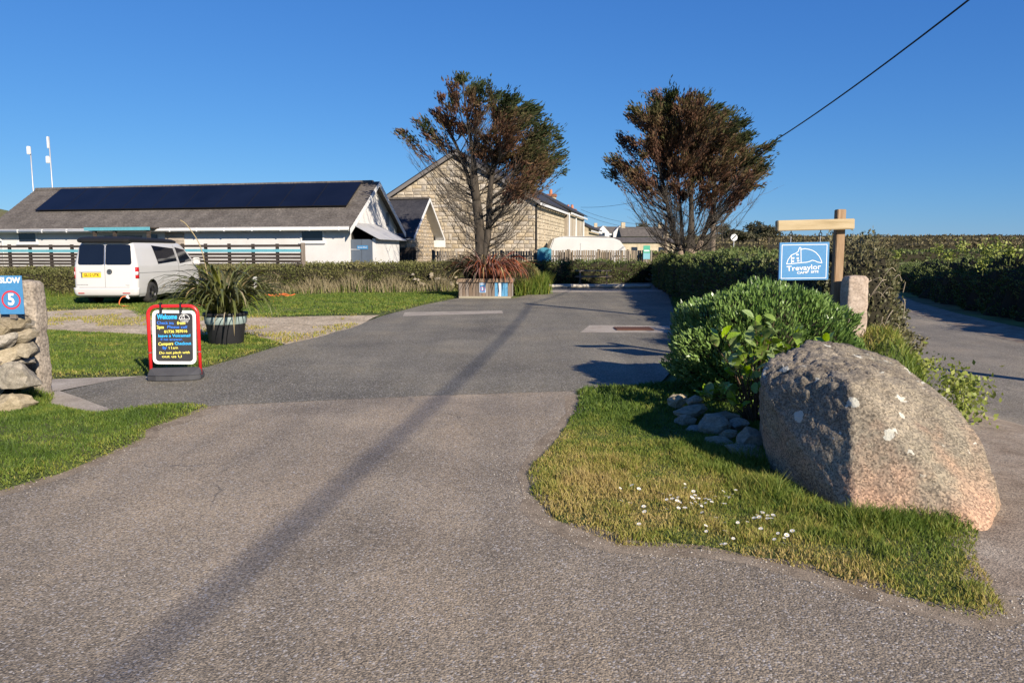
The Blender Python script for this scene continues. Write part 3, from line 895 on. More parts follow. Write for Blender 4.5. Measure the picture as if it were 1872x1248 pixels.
# radio masts behind the roof
M_steel = mat('galvanised steel', [(0.46, 0.47, 0.48)], rough=.5, metal=.5)
def mast(px, ybase, ytop, Y, lean, label, boxes):
    b = P(px, ybase, Y); t = P(px - lean, ytop, Y)
    r = thing('antenna_mast', label, 'mast', (b.x, Y, zfun(b.x, Y)), 0, 'antenna masts behind the roof')
    base = Vector(r.location)
    MB().tube([Vector((0, 0, 0)), b - base, t - base], .035, 8).build('pole', M_steel, r, smooth=True)
    for (pxb, y0, y1, wdt) in boxes:
        a = P(pxb, y0, Y) - base; c = P(pxb, y1, Y) - base
        MB().box(a.x - wdt / 2, a.x + wdt / 2, -.16, -.04, c.z, a.z).build('antenna', M_upvc, r, bevel=.03)
mast(62, 365, 268, 43, 7, 'thin white pole mast with one flat panel aerial, left of the ridge', [(54, 268, 283, .2)])
MB().tube([P(61, 362, 42.9), P(60.5, 352, 42.9)], .09, 8).build('pole_sleeve', M_upvc, bpy.data.objects['antenna_mast']).location = -Vector(bpy.data.objects['antenna_mast'].location)
mast(98, 372, 250, 43, 9, 'taller slim mast with a stick aerial and a small white box', [(89, 286, 299, .2), (88.5, 250, 272, .08)])

# slatted timber fence in front of the white building
sf = thing('slatted_fence', 'dark horizontal slat fence with one turquoise rail before the white building', 'fence', (-7.0, 32.0, 0), ALPHA)
X0, X1 = -18.6, -1.05
zs = [1.90, 1.70, 1.55, 1.41, 1.27, 1.13, 0.99, 0.85, 0.71, .57]
bays = 8
for i, z in enumerate(zs):
    for b in range(bays):
        xa = X0 + (X1 - X0) * b / bays; xb = X0 + (X1 - X0) * (b + 1) / bays
        dz = random.uniform(-.01, .01)
        MB().box(xa + .003, xb - .003, -2.235, -2.205, z + dz, z + dz + (.115 if i == 1 else .10)).build('slat', M_turq if i == 1 else M_timber_dk, sf)
for b in range(bays * 2 + 1):
    xa = X0 + (X1 - X0) * b / (bays * 2)
    MB().box(xa - .05, xa + .05, -2.2, -2.10, -.1, 2.02 + random.uniform(0, .03)).build('post', M_timber_dk, sf)
MB().box(X1 + .01, X1 + .13, -2.24, -2.12, -.1, 2.06).build('end_post', M_timber_gr, sf)

# stone barn ---------------------------------------------------------------
M_mortar = mat('lime mortar', [(0.26, 0.215, 0.16), (0.34, 0.285, 0.22)], scale=3, rough=.95, bump=.3)
M_stone = mat('buff granite block', [(0.30, 0.245, 0.175), (0.42, 0.355, 0.265), (0.50, 0.44, 0.345)], scale=1.5, rough=.92, fine=(18, .78, 1.2), bump=.35, objrand=.22)
bn = thing('stone_barn', 'tall buff stone barn with a steep gable, behind the windswept tree beside the fence', 'building', (1.4, 45.0, 0), ALPHA)
BW, BE, BR, BL = 9.8, 4.95, 7.85, 11.5
b = MB()
gpoly = [(-BW, -.5), (0, -.5), (0, BE), (-BW / 2, BR), (-BW, BE)]
b.prism(gpoly, 'y', 0, BL)
b.build('wall_core', M_mortar, bn)
bsl = (BR - BE) / (BW / 2)
r_ = MB()
for sgn in (0, 1):
    xe = (.35 if sgn else -BW - .35); ze = BE - .35 * bsl
    r_.add([(xe, -.3, ze), (xe, BL + .1, ze), (-BW / 2, BL + .1, BR), (-BW / 2, -.3, BR), (xe, -.3, ze + .1), (xe, BL + .1, ze + .1), (-BW / 2, BL + .1, BR + .1), (-BW / 2, -.3, BR + .1)],
           [(0, 1, 2, 3), (7, 6, 5, 4), (0, 4, 5, 1), (1, 5, 6, 2), (2, 6, 7, 3), (3, 7, 4, 0)])
broof = r_.build('roof', M_slate_dark, bn)
for sgn in (0, 1):
    xe = (.36 if sgn else -BW - .36); ze = BE - .36 * bsl
    q = MB().add([(xe, -.31, ze - .2), (xe, -.31, ze + .02), (-BW / 2, -.31, BR + .02), (-BW / 2, -.31, BR - .22), (xe, -.27, ze - .2), (xe, -.27, ze + .02), (-BW / 2, -.27, BR + .02), (-BW / 2, -.27, BR - .22)],
             [(0, 1, 2, 3), (7, 6, 5, 4), (0, 4, 5, 1), (1, 5, 6, 2), (2, 6, 7, 3), (3, 7, 4, 0)])
    q.build('bargeboard', mat('grey verge board', [(0.17, 0.155, 0.145)], rough=.8), bn)
def stone_block(name, seed):
    rn = random.Random(seed)
    j = lambda a: rn.uniform(-a, a)
    v = []
    for (x, z) in ((-.5, -.5), (.5, -.5), (.5, .5), (-.5, .5)): v.append((x + j(.02), 0.0, z + j(.02)))
    for (x, z) in ((-.5, -.5), (.5, -.5), (.5, .5), (-.5, .5)): v.append((x * .9 + j(.03), -.7 + j(.12), z * .86 + j(.04)))
    v.append((j(.15), -1 + j(.15), j(.15)))
    me = bpy.data.meshes.new(name)
    me.from_pydata(v, [], [(0, 1, 5, 4), (1, 2, 6, 5), (2, 3, 7, 6), (3, 0, 4, 7), (4, 5, 8), (5, 6, 8), (6, 7, 8), (7, 4, 8)])
    me.materials.append(M_stone)
    return me
SB = [stone_block('stone_block', i) for i in range(10)]
blocks = []
def lay(x0, x1, z0, z1, ok, tr, hlo=.2, hhi=.46, wlo=.2, whi=.66):
    """random coursed rubble: list of (centre, size) cells"""
    z = z0
    while z < z1 - .05:
        h = min(random.uniform(hlo, hhi), z1 - z)
        x = x0 - random.uniform(0, .2)
        while x < x1:
            wd = random.uniform(wlo, whi)
            a, c = max(x, x0), min(x + wd, x1)
            if c - a > .08:
                if h > .3 and random.random() < .5:
                    s = random.uniform(.4, .6)
                    cells = [((a + c) / 2, z + h * s / 2, c - a, h * s), ((a + c) / 2, z + h * (s + 1) / 2, c - a, h * (1 - s))]
                else:
                    cells = [((a + c) / 2, z + h / 2, c - a, h)]
                for (cx, cz, w_, h_) in cells:
                    if ok(cx, cz, w_, h_): blocks.append((tr, cx, cz, w_ - .03, h_ - .03))
            x += wd
        z += h
def gok(cx, cz, w_, h_):
    top = BE + (BW / 2 - abs(cx + BW / 2)) * bsl
    return cz + h_ / 2 < top - .08 - .3 * w_ * bsl
lay(-BW, 0, .9, BR, gok, 'g')
lay(0, BL, .9, BE - .1, lambda *a: True, 's')
def vis(bk):
    tr, cx, cz, w_, h_ = bk
    return (1 if tr == 'g' else 0) * (2 if (cx > -8.0 or cz > 4.2) else 0) + w_ * h_
blocks.sort(key=vis, reverse=True)
rest = MB()
for i, (tr, cx, cz, w_, h_) in enumerate(blocks):
    dp = .03 + random.random() * .03
    if i < 298:
        o = link('stone', SB[i % 10], bn)
        if tr == 'g': o.location = (cx, -.002, cz)
        else: o.location = (.002, cx, cz); o.rotation_euler = (0, 0, math.pi / 2)
        o.scale = (w_, dp, h_)
    else:
        me = SB[i % 10]
        vs = []
        for v in me.vertices:
            x, y, z = v.co.x * w_, v.co.y * dp, v.co.z * h_
            vs.append((cx + x, -.002 + y, cz + z) if tr == 'g' else (.002 - y, cx + x, cz + z))
        rest.add(vs, [tuple(p.vertices) for p in me.polygons])
M_stone2 = mat('buff granite block side', [(0.34, 0.275, 0.19), (0.44, 0.37, 0.26), (0.52, 0.45, 0.34)], scale=1.8, rough=.92, fine=(18, .78, 1.2), bump=.35)
rest.build('stonework', M_stone2, bn)['kind'] = 'stuff'
MB().box(.30, .37, .0, BL, BE - .42, BE - .27).build('gutter', M_upvc, bn)
for i in range(12): MB().box(.01, .30, .4 + i * .95, .5 + i * .95, BE - .40, BE - .28).build('rafter_foot', M_timber_dk, bn)
MB().tube([(.07, -.02, 0), (.07, -.02, BE - .4)], .05, 8).build('downpipe', M_dark, bn)

# rear range running back from the barn, timber clad, then a lower one with chimneys
M_clad = mat('silver larch boards', [(0.30, 0.25, 0.19), (0.40, 0.345, 0.27), (0.47, 0.41, 0.33)], scale=3, rough=.9, stretch=(3, 3, .3), objrand=.15)
def range_house(name, label, y0, y1, he, hr, wallm, wdt, xoff=0):
    r = thing(name, label, 'building', bn.location, ALPHA)
    MB().prism([(-wdt + xoff, -.2), (xoff, -.2), (xoff, he), (-wdt / 2 + xoff, hr), (-wdt + xoff, he)], 'y', y0, y1).build('wall', wallm, r)
    q = MB(); sl = (hr - he) / (wdt / 2)
    for sgn in (0, 1):
        xe = xoff + (.3 if sgn else -wdt - .3); ze = he - .3 * sl
        q.add([(xe, y0 - .1, ze), (xe, y1 + .1, ze), (-wdt / 2 + xoff, y1 + .1, hr), (-wdt / 2 + xoff, y0 - .1, hr), (xe, y0 - .1, ze + .1), (xe, y1 + .1, ze + .1), (-wdt / 2 + xoff, y1 + .1, hr + .1), (-wdt / 2 + xoff, y0 - .1, hr + .1)],
              [(0, 1, 2, 3), (7, 6, 5, 4), (0, 4, 5, 1), (1, 5, 6, 2), (2, 6, 7, 3), (3, 7, 4, 0)])
    rr = q.build('roof', M_slate_dark, r)
    MB().box(xoff + .25, xoff + .33, y0, y1, he - .4, he - .27).build('gutter', M_upvc, r)
    return r, rr
r1, rr1 = range_house('clad_annexe', 'timber clad annexe with pale vertical boards joined behind the stone barn', BL + .15, 21.5, 5.0, 7.4, M_mortar, 9.0, .25)
yy = BL + .2
while yy < 21.4:
    MB().box(.252, .285, yy, yy + .40, .2, 4.7).build('cladding_board', M_clad, r1); yy += .43
for yy in (BL + .25, 15.5, 20.5): MB().tube([(.36, yy, .2), (.36, yy, 4.7)], .06, 6).build('downpipe', M_upvc, r1)
M_brick = mat('red brick', [(0.24, 0.09, 0.05), (0.34, 0.15, 0.09)], scale=6, rough=.9)
M_pot = mat('terracotta', [(0.42, 0.17, 0.09)], rough=.8)
def chimney(parent, x, y, z0, z1, w_, pots):
    c = MB().box(x - w_ / 2, x + w_ / 2, y - .35, y + .35, z0, z1).build('chimney', M_stone2, parent)
    MB().box(x - w_ / 2 - .07, x + w_ / 2 + .07, y - .42, y + .42, z1, z1 + .22).build('chimney_cap', M_brick, parent)
    for i in range(pots):
        MB().lathe([(.14, z1 + .2), (.15, z1 + .4), (.11, z1 + .62), (.13, z1 + .66)], 10, c=(x + (i - (pots - 1) / 2) * .4, y, 0)).build('chimney_pot', M_pot, parent)
r2, rr2 = range_house('far_cottage_row', 'far row of low cottages with tall brick topped chimneys behind the annexe', 22, 31, 4.0, 5.7, M_stone2, 7.0, .6)
chimney(r2, -2.9, 22.6, 5.0, 6.75, .85, 1); chimney(r2, -2.4, 30.0, 4.6, 5.85, 1.5, 3)
r3, rr3 = range_house('end_cottage', 'small end cottage with blue grey roof at the end of the stone row', 31.6, 38, 3.2, 5.0, M_stone2, 6.5, 1.0)

# small stone porch with dark roof between the white building and the barn
pb = thing('stone_porch', 'small stone outbuilding with dark slate roof and white bargeboards beside white gable', 'building', (-5.65, 40.0, 0), ALPHA)
PW, PE, PR, PL = 4.5, 2.75, 4.62, 4.5
M_stone_p = mat('rubble stone', [(0.26, 0.20, 0.135), (0.36, 0.29, 0.20), (0.46, 0.38, 0.28)], scale=2, rough=.95, bump=.3, objrand=.25)
MB().prism([(0, -.3), (PW, -.3), (PW, PE), (PW / 2, PR), (0, PE)], 'x', -PL, 0).build('wall', M_mortar, pb)
q = MB(); psl = (PR - PE) / (PW / 2)
for sgn in (0, 1):
    ye = (-.4 if sgn == 0 else PW + .4); ze = PE - .4 * psl
    q.add([(-PL, ye, ze), (.55, ye, ze), (.55, PW / 2, PR), (-PL, PW / 2, PR), (-PL, ye, ze + .09), (.55, ye, ze + .09), (.55, PW / 2, PR + .09), (-PL, PW / 2, PR + .09)],
          [(0, 1, 2, 3), (7, 6, 5, 4), (0, 4, 5, 1), (1, 5, 6, 2), (2, 6, 7, 3), (3, 7, 4, 0)])
q.build('roof', M_slate_dark, pb)
MB().box(-PL, .56, PW / 2 - .12, PW / 2 + .12, PR + .07, PR + .17).build('ridge_tiles', M_slate, pb)
for sgn in (0, 1):
    ye = (-.42 if sgn == 0 else PW + .42); ze = PE - .42 * psl
    MB().add([(.56, ye, ze - .08), (.56, ye, ze + .1), (.56, PW / 2, PR + .1), (.56, PW / 2, PR - .08), (.60, ye, ze - .08), (.60, ye, ze + .1), (.60, PW / 2, PR + .1), (.60, PW / 2, PR - .08)],
             [(0, 1, 2, 3), (7, 6, 5, 4), (0, 4, 5, 1), (1, 5, 6, 2), (2, 6, 7, 3), (3, 7, 4, 0)]).build('bargeboard', M_upvc, pb)
    MB().add([(.02, ye, ze - .01), (.56, ye, ze - .01), (.56, PW / 2, PR - .02), (.02, PW / 2, PR - .02)], [(0, 1, 2, 3)]).build('soffit', M_upvc, pb)
MB().box(.0, .6, PW + .1, PW + .45, PE - .72, PE - .32).build('eaves_box', M_upvc, pb)
PS = []
for i in range(8):
    me = rock_mesh('rubble_stone', 300 + i, 1, .18, 0, .8); me.materials.append(M_stone_p); PS.append(me)
blk0 = len(blocks)
blocks2 = blocks; blocks = []
lay(.0, PW, .6, PR, lambda cx, cz, w_, h_: cz + h_ / 2 < PE + (PW / 2 - abs(cx - PW / 2)) * psl + .05, 'p', .12, .26, .2, .55)
for i, (tr, cx, cz, w_, h_) in enumerate(blocks):
    o = link('stone', PS[i % 8], pb); o.location = (.0, cx, cz); o.scale = (.06, w_ * .58, h_ * .62)
# dark doorway and gate between the buildings
gg = thing('timber_gate', 'dark boarded gate in the gap between the white gable and the stone outbuilding', 'gate', tuple(P(741, 470, 38.5).xy) + (0,), ALPHA)
for i in range(6): MB().box(-.6 + i * .2, -.42 + i * .2, -.02, .02, .2, 1.95 + .0 * i).build('board', M_timber_dk, gg)
for z in (.6, 1.7): MB().box(-.6, .6, .02, .06, z, z + .1).build('rail', M_timber_dk, gg)

# paling fence -------------------------------------------------------------
pf = thing('paling_fence', 'weathered vertical board fence running behind the planter and picnic table', 'fence', (0, 0, 0))
M_paling = mat('weathered paling', [(0.11, 0.088, 0.065), (0.17, 0.14, 0.105), (0.23, 0.19, 0.15)], scale=6, rough=.95, stretch=(3, 3, .4), objrand=.3)
fa = Vector((-4.25, 40.2)); fb = Vector((1.45, 41.6)); fc = Vector((8.3, 44.0))
PMe = [MB().box(-.05, .05, -.012, .012, 0, 1.0 + .0 * k).mesh('paling') for k in range(1)]
PMe[0].materials.append(M_paling)
for a, c, hh in ((fa, fb, 1.82), (fb, fc, 1.86)):
    L = (c - a).length; n = int(L / .145); ang = math.atan2((c - a).y, (c - a).x)
    for i in range(n):
        p = a.lerp(c, (i + .5) / n)
        o = link('paling', PMe[0], pf); o.location = (p.x, p.y, zfun(p.x, p.y) - .03)
        o.rotation_euler = (0, random.uniform(-.012, .012), ang); o.scale = (1, 1, hh + random.uniform(-.02, .02))
    for z in (.5, 1.45):
        m_ = MB().box(0, L, .014, .06, z, z + .09).build('rail', M_timber_dk, pf); m_.location = (a.x, a.y, 0); m_.rotation_euler = (0, 0, ang)
    for i in range(int(L / 1.9) + 1):
        p = a.lerp(c, min(1, i * 1.9 / L))
        o = MB().box(-.06, .06, .062, .17, 0, hh + .03).build('post', M_paling, pf); o.location = (p.x, p.y, 0); o.rotation_euler = (0, 0, ang)
# ------------------------------------------------------------------ van
M_vanw = mat('white van paint', [(0.50, 0.49, 0.475), (0.53, 0.52, 0.505)], scale=1.2, rough=.32, spec=.45, coat=.3)
M_black = mat('black plastic', [(0.012, 0.012, 0.013)], scale=4, rough=.6)
M_tyre = mat('tyre rubber', [(0.022, 0.021, 0.02), (0.04, 0.038, 0.035)], scale=8, rough=.9)
M_tint = glass('tinted glass', (0.006, 0.008, 0.014), .05)
M_red = mat('red lamp', [(0.42, 0.012, 0.015)], scale=5, rough=.2, spec=.5)
M_clear = mat('clear lamp', [(0.62, 0.55, 0.55)], scale=30, rough=.2, spec=.6)
M_yel = mat('number plate yellow', [(0.75, 0.52, 0.03)], scale=5, rough=.5)
M_chrome = mat('chrome', [(0.55, 0.55, 0.56)], scale=4, rough=.2, metal=.9)
M_alloy = mat('dark alloy', [(0.03, 0.03, 0.033), (0.06, 0.06, 0.065)], scale=5, rough=.35, metal=.6)
van_root_scale = 1.05
van = thing('campervan', 'white panel van with black roof strip and tinted windows parked on the gravel', 'van', (-12.56, 22.9, 0.02), R(1.0))
van.scale = (1.03, 1.03, 1.05)
ZT = [.26, .36, .50, .70, .95, 1.16, 1.33, 1.50, 1.66, 1.78, 1.86, 1.92, 1.94]
WT = [.885, .93, .945, .952, .952, .948, .915, .875, .838, .80, .75, .66, .50]
RT = [.05, .00, -.01, .00, .012, .02, .045, .075, .10, .125, .16, .22, .34]
FT = [4.72, 4.86, 4.90, 4.88, 4.80, 4.62, 4.45, 4.24, 4.03, 3.86, 3.72, 3.55, 3.3]
def prof(z):
    return (float(np.interp(z, ZT, WT)), float(np.interp(z, ZT, RT)), float(np.interp(z, ZT, FT)))
def vloop(z, off=0.0):
    w_, r0, f0 = prof(z)
    w_ += off; r0 -= off; f0 += off
    rr, fr = .13, .34
    pts = []
    def arc(cx, cy, rad, a0, a1, n=7):
        for i in range(n): 
            a = R(a0 + (a1 - a0) * i / (n - 1)); pts.append((cx + rad * math.cos(a), cy + rad * math.sin(a), z))
    arc(w_ - rr, r0 + rr, rr, -90, 0)                      # rear right 0..6
    arc(w_ - fr, f0 - fr, fr, 0, 90)
    arc(-w_ + fr, f0 - fr, fr, 90, 180)
    arc(-w_ + rr, r0 + rr, rr, 180, 270)                   # rear left 21..27
    return pts
bmz = sorted(set(ZT + list(np.linspace(.26, 1.94, 24).round(3))))
vm = MB()
loops = [vloop(z) for z in bmz]
n = len(loops[0])
vm.add([p for l in loops for p in l], [(i * n + j, i * n + (j + 1) % n, (i + 1) * n + (j + 1) % n, (i + 1) * n + j) for i in range(len(bmz) - 1) for j in range(n)] + [tuple(reversed(range(n))), tuple((len(bmz) - 1) * n + j for j in range(n))])
body = vm.build('body', M_vanw, van)
cut = MB()
for y in (.98, 3.98):
    for s in (-1, 1): cut.tube([(s * .6, y, .36), (s * 1.2, y, .36)], .40, 40)
cutter = cut.build('cutter', M_black, van)
bpy.context.view_layer.update()
bo = body.modifiers.new('b', 'BOOLEAN'); bo.object = cutter; bo.operation = 'DIFFERENCE'; bo.solver = 'EXACT'
bpy.context.view_layer.update()
me = bpy.data.meshes.new_from_object(body.evaluated_get(bpy.context.evaluated_depsgraph_get()))
body.modifiers.clear(); body.data = me
bpy.data.objects.remove(cutter)
if len(me.materials) == 0: me.materials.append(M_vanw)
me.materials.clear(); me.materials.append(M_vanw); me.materials.append(M_black)
for p in me.polygons:
    dd = min(math.hypot(p.center.y - y, p.center.z - .36) for y in (.98, 3.98))
    inner = dd < .41 and (abs(p.normal.x) < .4 or abs(p.center.x) < .7) and p.center.z > .2 and abs(p.center.x) > .55
    p.material_index = 1 if inner else 0; p.use_smooth = not inner
me.set_sharp_from_angle(angle=R(35))
def vskin(name, idx, z0, z1, off, m, nz=6, parent=van):
    zz = np.linspace(z0, z1, nz)
    q = MB(); k = len(idx)
    rows = []
    for z in zz:
        l = vloop(z, off); rows += [l[i] for i in idx]
    l0 = vloop(z0, off - .03)
    q.add(rows, [(i * k + j, i * k + j + 1, (i + 1) * k + j + 1, (i + 1) * k + j) for i in range(nz - 1) for j in range(k - 1)])
    o = q.build(name, m, parent, recalc=False, smooth=True)
    s = o.modifiers.new('t', 'SOLIDIFY'); s.thickness = .012; s.offset = -1
    return o
rear_idx = list(range(21, 28)) + list(range(0, 7))
vskin('bumper', rear_idx, .28, .53, .035, M_vanw)
lr = vskin('tail_lamp', [2, 3, 4, 5, 6], .80, 1.13, .008, M_red); 
vskin('tail_lamp', [21, 22, 23, 24, 25], .80, 1.13, .008, M_red)
for idx in ([2, 3, 4, 5], [22, 23, 24, 25]): vskin('reversing_lamp', idx, .90, 1.0, .013, M_clear, 3, lr)
def rear_panel(name, pts, off, m, parent=van):
    """outline on the rear face given as x,z"""
    q = MB(); vs = [(x, prof(z)[1] - off, z) for x, z in pts]
    n_ = len(vs)
    q.add(vs + [(x, y + .004, z) for x, y, z in vs], [tuple(range(n_))] + [(i, i + n_, (i + 1) % n_ + n_, (i + 1) % n_) for i in range(n_)])
    return q.build(name, m, parent)
def rounded(x0, x1, z0, z1, r, tl=1, tr=1, n=5):
    pts = []
    for cx, cz, a0 in ((x0 + r, z0 + r, 180), (x1 - r, z0 + r, 270), (x1 - r, z1 - r, 0), (x0 + r, z1 - r, 90)):
        for i in range(n):
            a = R(a0 + 90 * i / (n - 1)); pts.append((cx + r * math.cos(a), cz + r * math.sin(a)))
    return pts
for s in (-1, 1):
    pts = [(.02 if x < .05 else x * (1 - .09 * (z - 1.18)), z) for x, z in rounded(.02, .80, 1.20, 1.79, .07)]
    pts = [(s * x, z) for x, z in pts]
    if s < 0: pts.reverse()
    rear_panel('rear_window', pts, .008, M_tint)
M_seam = mat('panel gap', [(0.10, 0.10, 0.10)], rough=.8)
rear_panel('door_gap', [(-.004, .54), (.004, .54), (.004, 1.19), (-.004, 1.19)], .004, M_seam)
rear_panel('door_gap', [(-.78, .535), (.72, .535), (.72, .543), (-.78, .543)], .004, M_seam)
rear_panel('window_seal', [(-.013, 1.19), (.013, 1.19), (.011, 1.80), (-.011, 1.80)], .014, M_chrome)
MB().box(-.74, -.1, -.02, .02, .985, 1.02).build('plate_lamp_bar', M_vanw, van, bevel=.008)
pl = MB().box(-.66, -.12, -.012, .01, .835, .965).build('number_plate', M_yel, van)
text('GL12 UTK', .115, (-.39, -.014, .90), M_black, pl, fit=.46, bold=.003)
MB().box(-.70, -.662, -.014, .01, .83, .97).build('plate_handle', M_seam, van)
# round badge
bd = MB().lathe([(0.0001, -.022), (.066, -.022), (.075, -.015), (.075, .01)], 28, 'y', (.14, 0, 1.0)).build('badge', M_black, van)
em = MB(); ring = [(.14 + .062 * math.cos(a), 1.0 + .062 * math.sin(a)) for a in np.linspace(0, 2 * math.pi, 25)[:-1]]
em.ribbon(ring, .01, -.0232, True)
em.ribbon([(.105, 1.048), (.14, 1.005), (.175, 1.048)], .011, -.0236); em.ribbon([(.088, 1.02), (.113, .948), (.14, .99), (.167, .948), (.192, 1.02)], .011, -.0240)
em.build('emblem', M_chrome, bd, recalc=False)
text('TRANSPORTER', .035, (-.68, -.012, .615), M_chrome, van, fit=.34)
text('TDI', .035, (.66, -.012, .60), M_chrome, van, fit=.12)
rear_panel('reflector', [(-.80, .36), (-.62, .36), (-.62, .385), (-.80, .385)], .045, M_red)
rear_panel('reflector', [(.52, .36), (.74, .36), (.74, .385), (.52, .385)], .045, M_red)
def side_panel(name, pts, off, m, s=1, parent=van):
    q = MB(); out = []
    for i in range(len(pts)):
        a, b_ = pts[i], pts[(i + 1) % len(pts)]
        for t in (0, .25, .5, .75): out.append((a[0] + (b_[0] - a[0]) * t, a[1] + (b_[1] - a[1]) * t))
    # strips by height so that the sheet follows the tumblehome
    zs_ = np.linspace(min(p[1] for p in out), max(p[1] for p in out), 8)
    rows = []
    for z in zs_:
        ys = []
        for i in range(len(pts)):
            a, b_ = pts[i], pts[(i + 1) % len(pts)]
            if (a[1] - z) * (b_[1] - z) <= 1e-9 and abs(a[1] - b_[1]) > 1e-6:
                t = (z - a[1]) / (b_[1] - a[1]); ys.append(a[0] + (b_[0] - a[0]) * t)
        xx = s * (prof(z)[0] + off)
        rows.append([(xx, min(ys), z), (xx, max(ys), z)])
    q.add([p for r_ in rows for p in r_], [(2 * i, 2 * i + 1, 2 * i + 3, 2 * i + 2) for i in range(7)])
    o = q.build(name, m, parent, recalc=False)
    sd = o.modifiers.new('t', 'SOLIDIFY'); sd.thickness = .008; sd.offset = 0
    return o
for s in (-1, 1):
    side_panel('side_window', [(1.33, 1.78), (2.80, 1.76), (2.88, 1.22), (1.46, 1.21)], .006, M_tint, s)
    side_panel('door_window', [(2.98, 1.74), (3.62, 1.70), (4.12, 1.22), (3.06, 1.21)], .006, M_tint, s)
    side_panel('panel_gap', [(.15, .965), (4.5, .965), (4.5, .957), (.15, .957)], .002, M_seam, s)
    side_panel('panel_gap', [(2.89, 1.80), (2.90, 1.80), (2.98, .40), (2.97, .40)], .003, M_seam, s)
    mr_ = MB().box(-.12, .12, -.05, .05, -.12, .12).build('wing_mirror', M_vanw, van, bevel=.03); mr_.location = (s * 1.07, 4.15, 1.28)
    MB().box(.0, .16, -.02, .02, -.02, .02).build('mirror_arm', M_black, mr_).location = (-s * .08 - .08, 0, -.08)
    MB().box(-.01, .012, 2.75, 2.95, .86, .90).build('door_handle', M_vanw, van, bevel=.006).location = (s * .955, 0, 0)
# windscreen and front lamps (face away from the photo)
ws = MB(); rows = []
for z in np.linspace(1.22, 1.80, 6): w_, _, f_ = prof(z); rows += [(-w_ + .2, f_ - .04, z), (-.3, f_ + .008, z), (.3, f_ + .008, z), (w_ - .2, f_ - .04, z)]
ws.add(rows, [(i * 4 + j, i * 4 + j + 1, i * 4 + j + 5, i * 4 + j + 4) for i in range(5) for j in range(3)])
ws.build('windscreen', M_tint, van)
for s in (-1, 1): MB().box(-.16, .16, -.1, .06, -.09, .09).build('headlight', M_clear, van, bevel=.03).location = (s * .62, 4.80, .82)
# black pop-top with rear lip
pt = MB(); L = []
for z, dx, y0, y1 in ((1.86, .76, -.02, .5), (1.925, .775, -.03, 3.55), (1.975, .76, .04, 3.5), (2.015, .72, .16, 3.3), (2.03, .6, .3, 3.1)):
    L.append([(-dx, y0 + .03, z), (-dx * .8, y0, z), (dx * .8, y0, z), (dx, y0 + .03, z), (dx, y1 - .3, z - (.02 if z > 1.85 else 0)), (dx * .8, y1, z - (.05 if z > 1.85 else 0)), (-dx * .8, y1, z - (.05 if z > 1.85 else 0)), (-dx, y1 - .3, z - (.02 if z > 1.85 else 0))])
pt.add([p for l in L for p in l], [(i * 8 + j, i * 8 + (j + 1) % 8, (i + 1) * 8 + (j + 1) % 8, (i + 1) * 8 + j) for i in range(4) for j in range(8)] + [tuple(reversed(range(8))), tuple(32 + j for j in range(8))])
pt.build('pop_top_roof', M_black, van, bevel=.012)
MB().box(-.80, .80, .3, 4.5, .22, .30).build('underbody', M_black, van)
def wheel(x, y, s):
    w_ = MB().lathe([(.20, -.11), (.30, -.115), (.325, -.09), (.335, -.04), (.335, .04), (.325, .09), (.30, .115), (.20, .11)], 36, 'x').build('wheel', M_tyre, van, smooth=True)
    w_.location = (x, y, .335)
    MB().lathe([(.215, s * .06), (.235, s * .11), (.225, s * .118), (.205, s * .10), (.19, s * .03), (.001, s * .02)], 36, 'x').build('rim', M_alloy, w_, smooth=True)
    for i in range(5):
        a0 = i * 2 * math.pi / 5
        for d in (-.16, .16):
            sp = MB().box(-.012, .012, -.018, .018, .03, .21).build('spoke', M_alloy, w_, bevel=.006)
            sp.rotation_euler = (a0 + d, 0, 0); sp.location = (s * .095, 0, 0)
    MB().lathe([(.0001, s * .115), (.05, s * .11), (.055, s * .06)], 16, 'x').build('hub_cap', M_chrome, w_)
for y in (.98, 3.98):
    for s in (-1, 1): wheel(s * .83, y, s)
# hook-up lead
hc = thing('hookup_lead', 'orange electric hook-up lead hanging from under the back of the van', 'cable', (-12.0, 22.8, .02))
M_orange = mat('orange cable', [(0.72, 0.16, 0.05)], rough=.5)
pts = [(0.15, .0, .30), (.02, -.06, .28), (-.06, -.08, .16), (-.05, -.12, .06), (.08, -.2, .015), (.8, -.3, .015), (1.8, -.1, .02), (3.2, .5, .02), (4.4, 1.8, .03)]
def smoothpath(pts, n=8):
    pts = [Vector(p) for p in pts]; out = []
    for i in range(len(pts) - 1):
        p0, p1, p2, p3 = pts[max(i - 1, 0)], pts[i], pts[i + 1], pts[min(i + 2, len(pts) - 1)]
        for k in range(n):
            t = k / n
            out.append(.5 * ((2 * p1) + (p2 - p0) * t + (2 * p0 - 5 * p1 + 4 * p2 - p3) * t * t + (3 * p1 - p0 - 3 * p2 + p3) * t ** 3))
    out.append(pts[-1]); return out
MB().tube(smoothpath(pts), .013, 6).build('flex', M_orange, hc, smooth=True)
MB().tube([(.16, .02, .32), (.13, -.02, .27), (.22, -.04, .24)], .032, 8).build('plug', M_upvc, hc, smooth=True)
oc = thing('hookup_lead', 'orange hook-up lead lying coiled in the grass near the hedge', 'cable', (G(510, 543)[0], G(510, 543)[1], .05))
MB().tube(smoothpath([(.5 * math.cos(a) * (1 + .2 * math.sin(3 * a)), .5 * math.sin(a), .03 + .03 * math.sin(5 * a)) for a in np.linspace(0, 11, 24)]), .018, 6).build('flex', M_orange, oc, smooth=True)
p_ = G(468, 540)
hb = thing('hookup_post', 'slim white electric hook-up post standing against the hedge', 'post', (p_[0], p_[1] , 0))
MB().box(-.06, .06, -.05, .05, 0, .72).build('post', M_upvc, hb, bevel=.01)
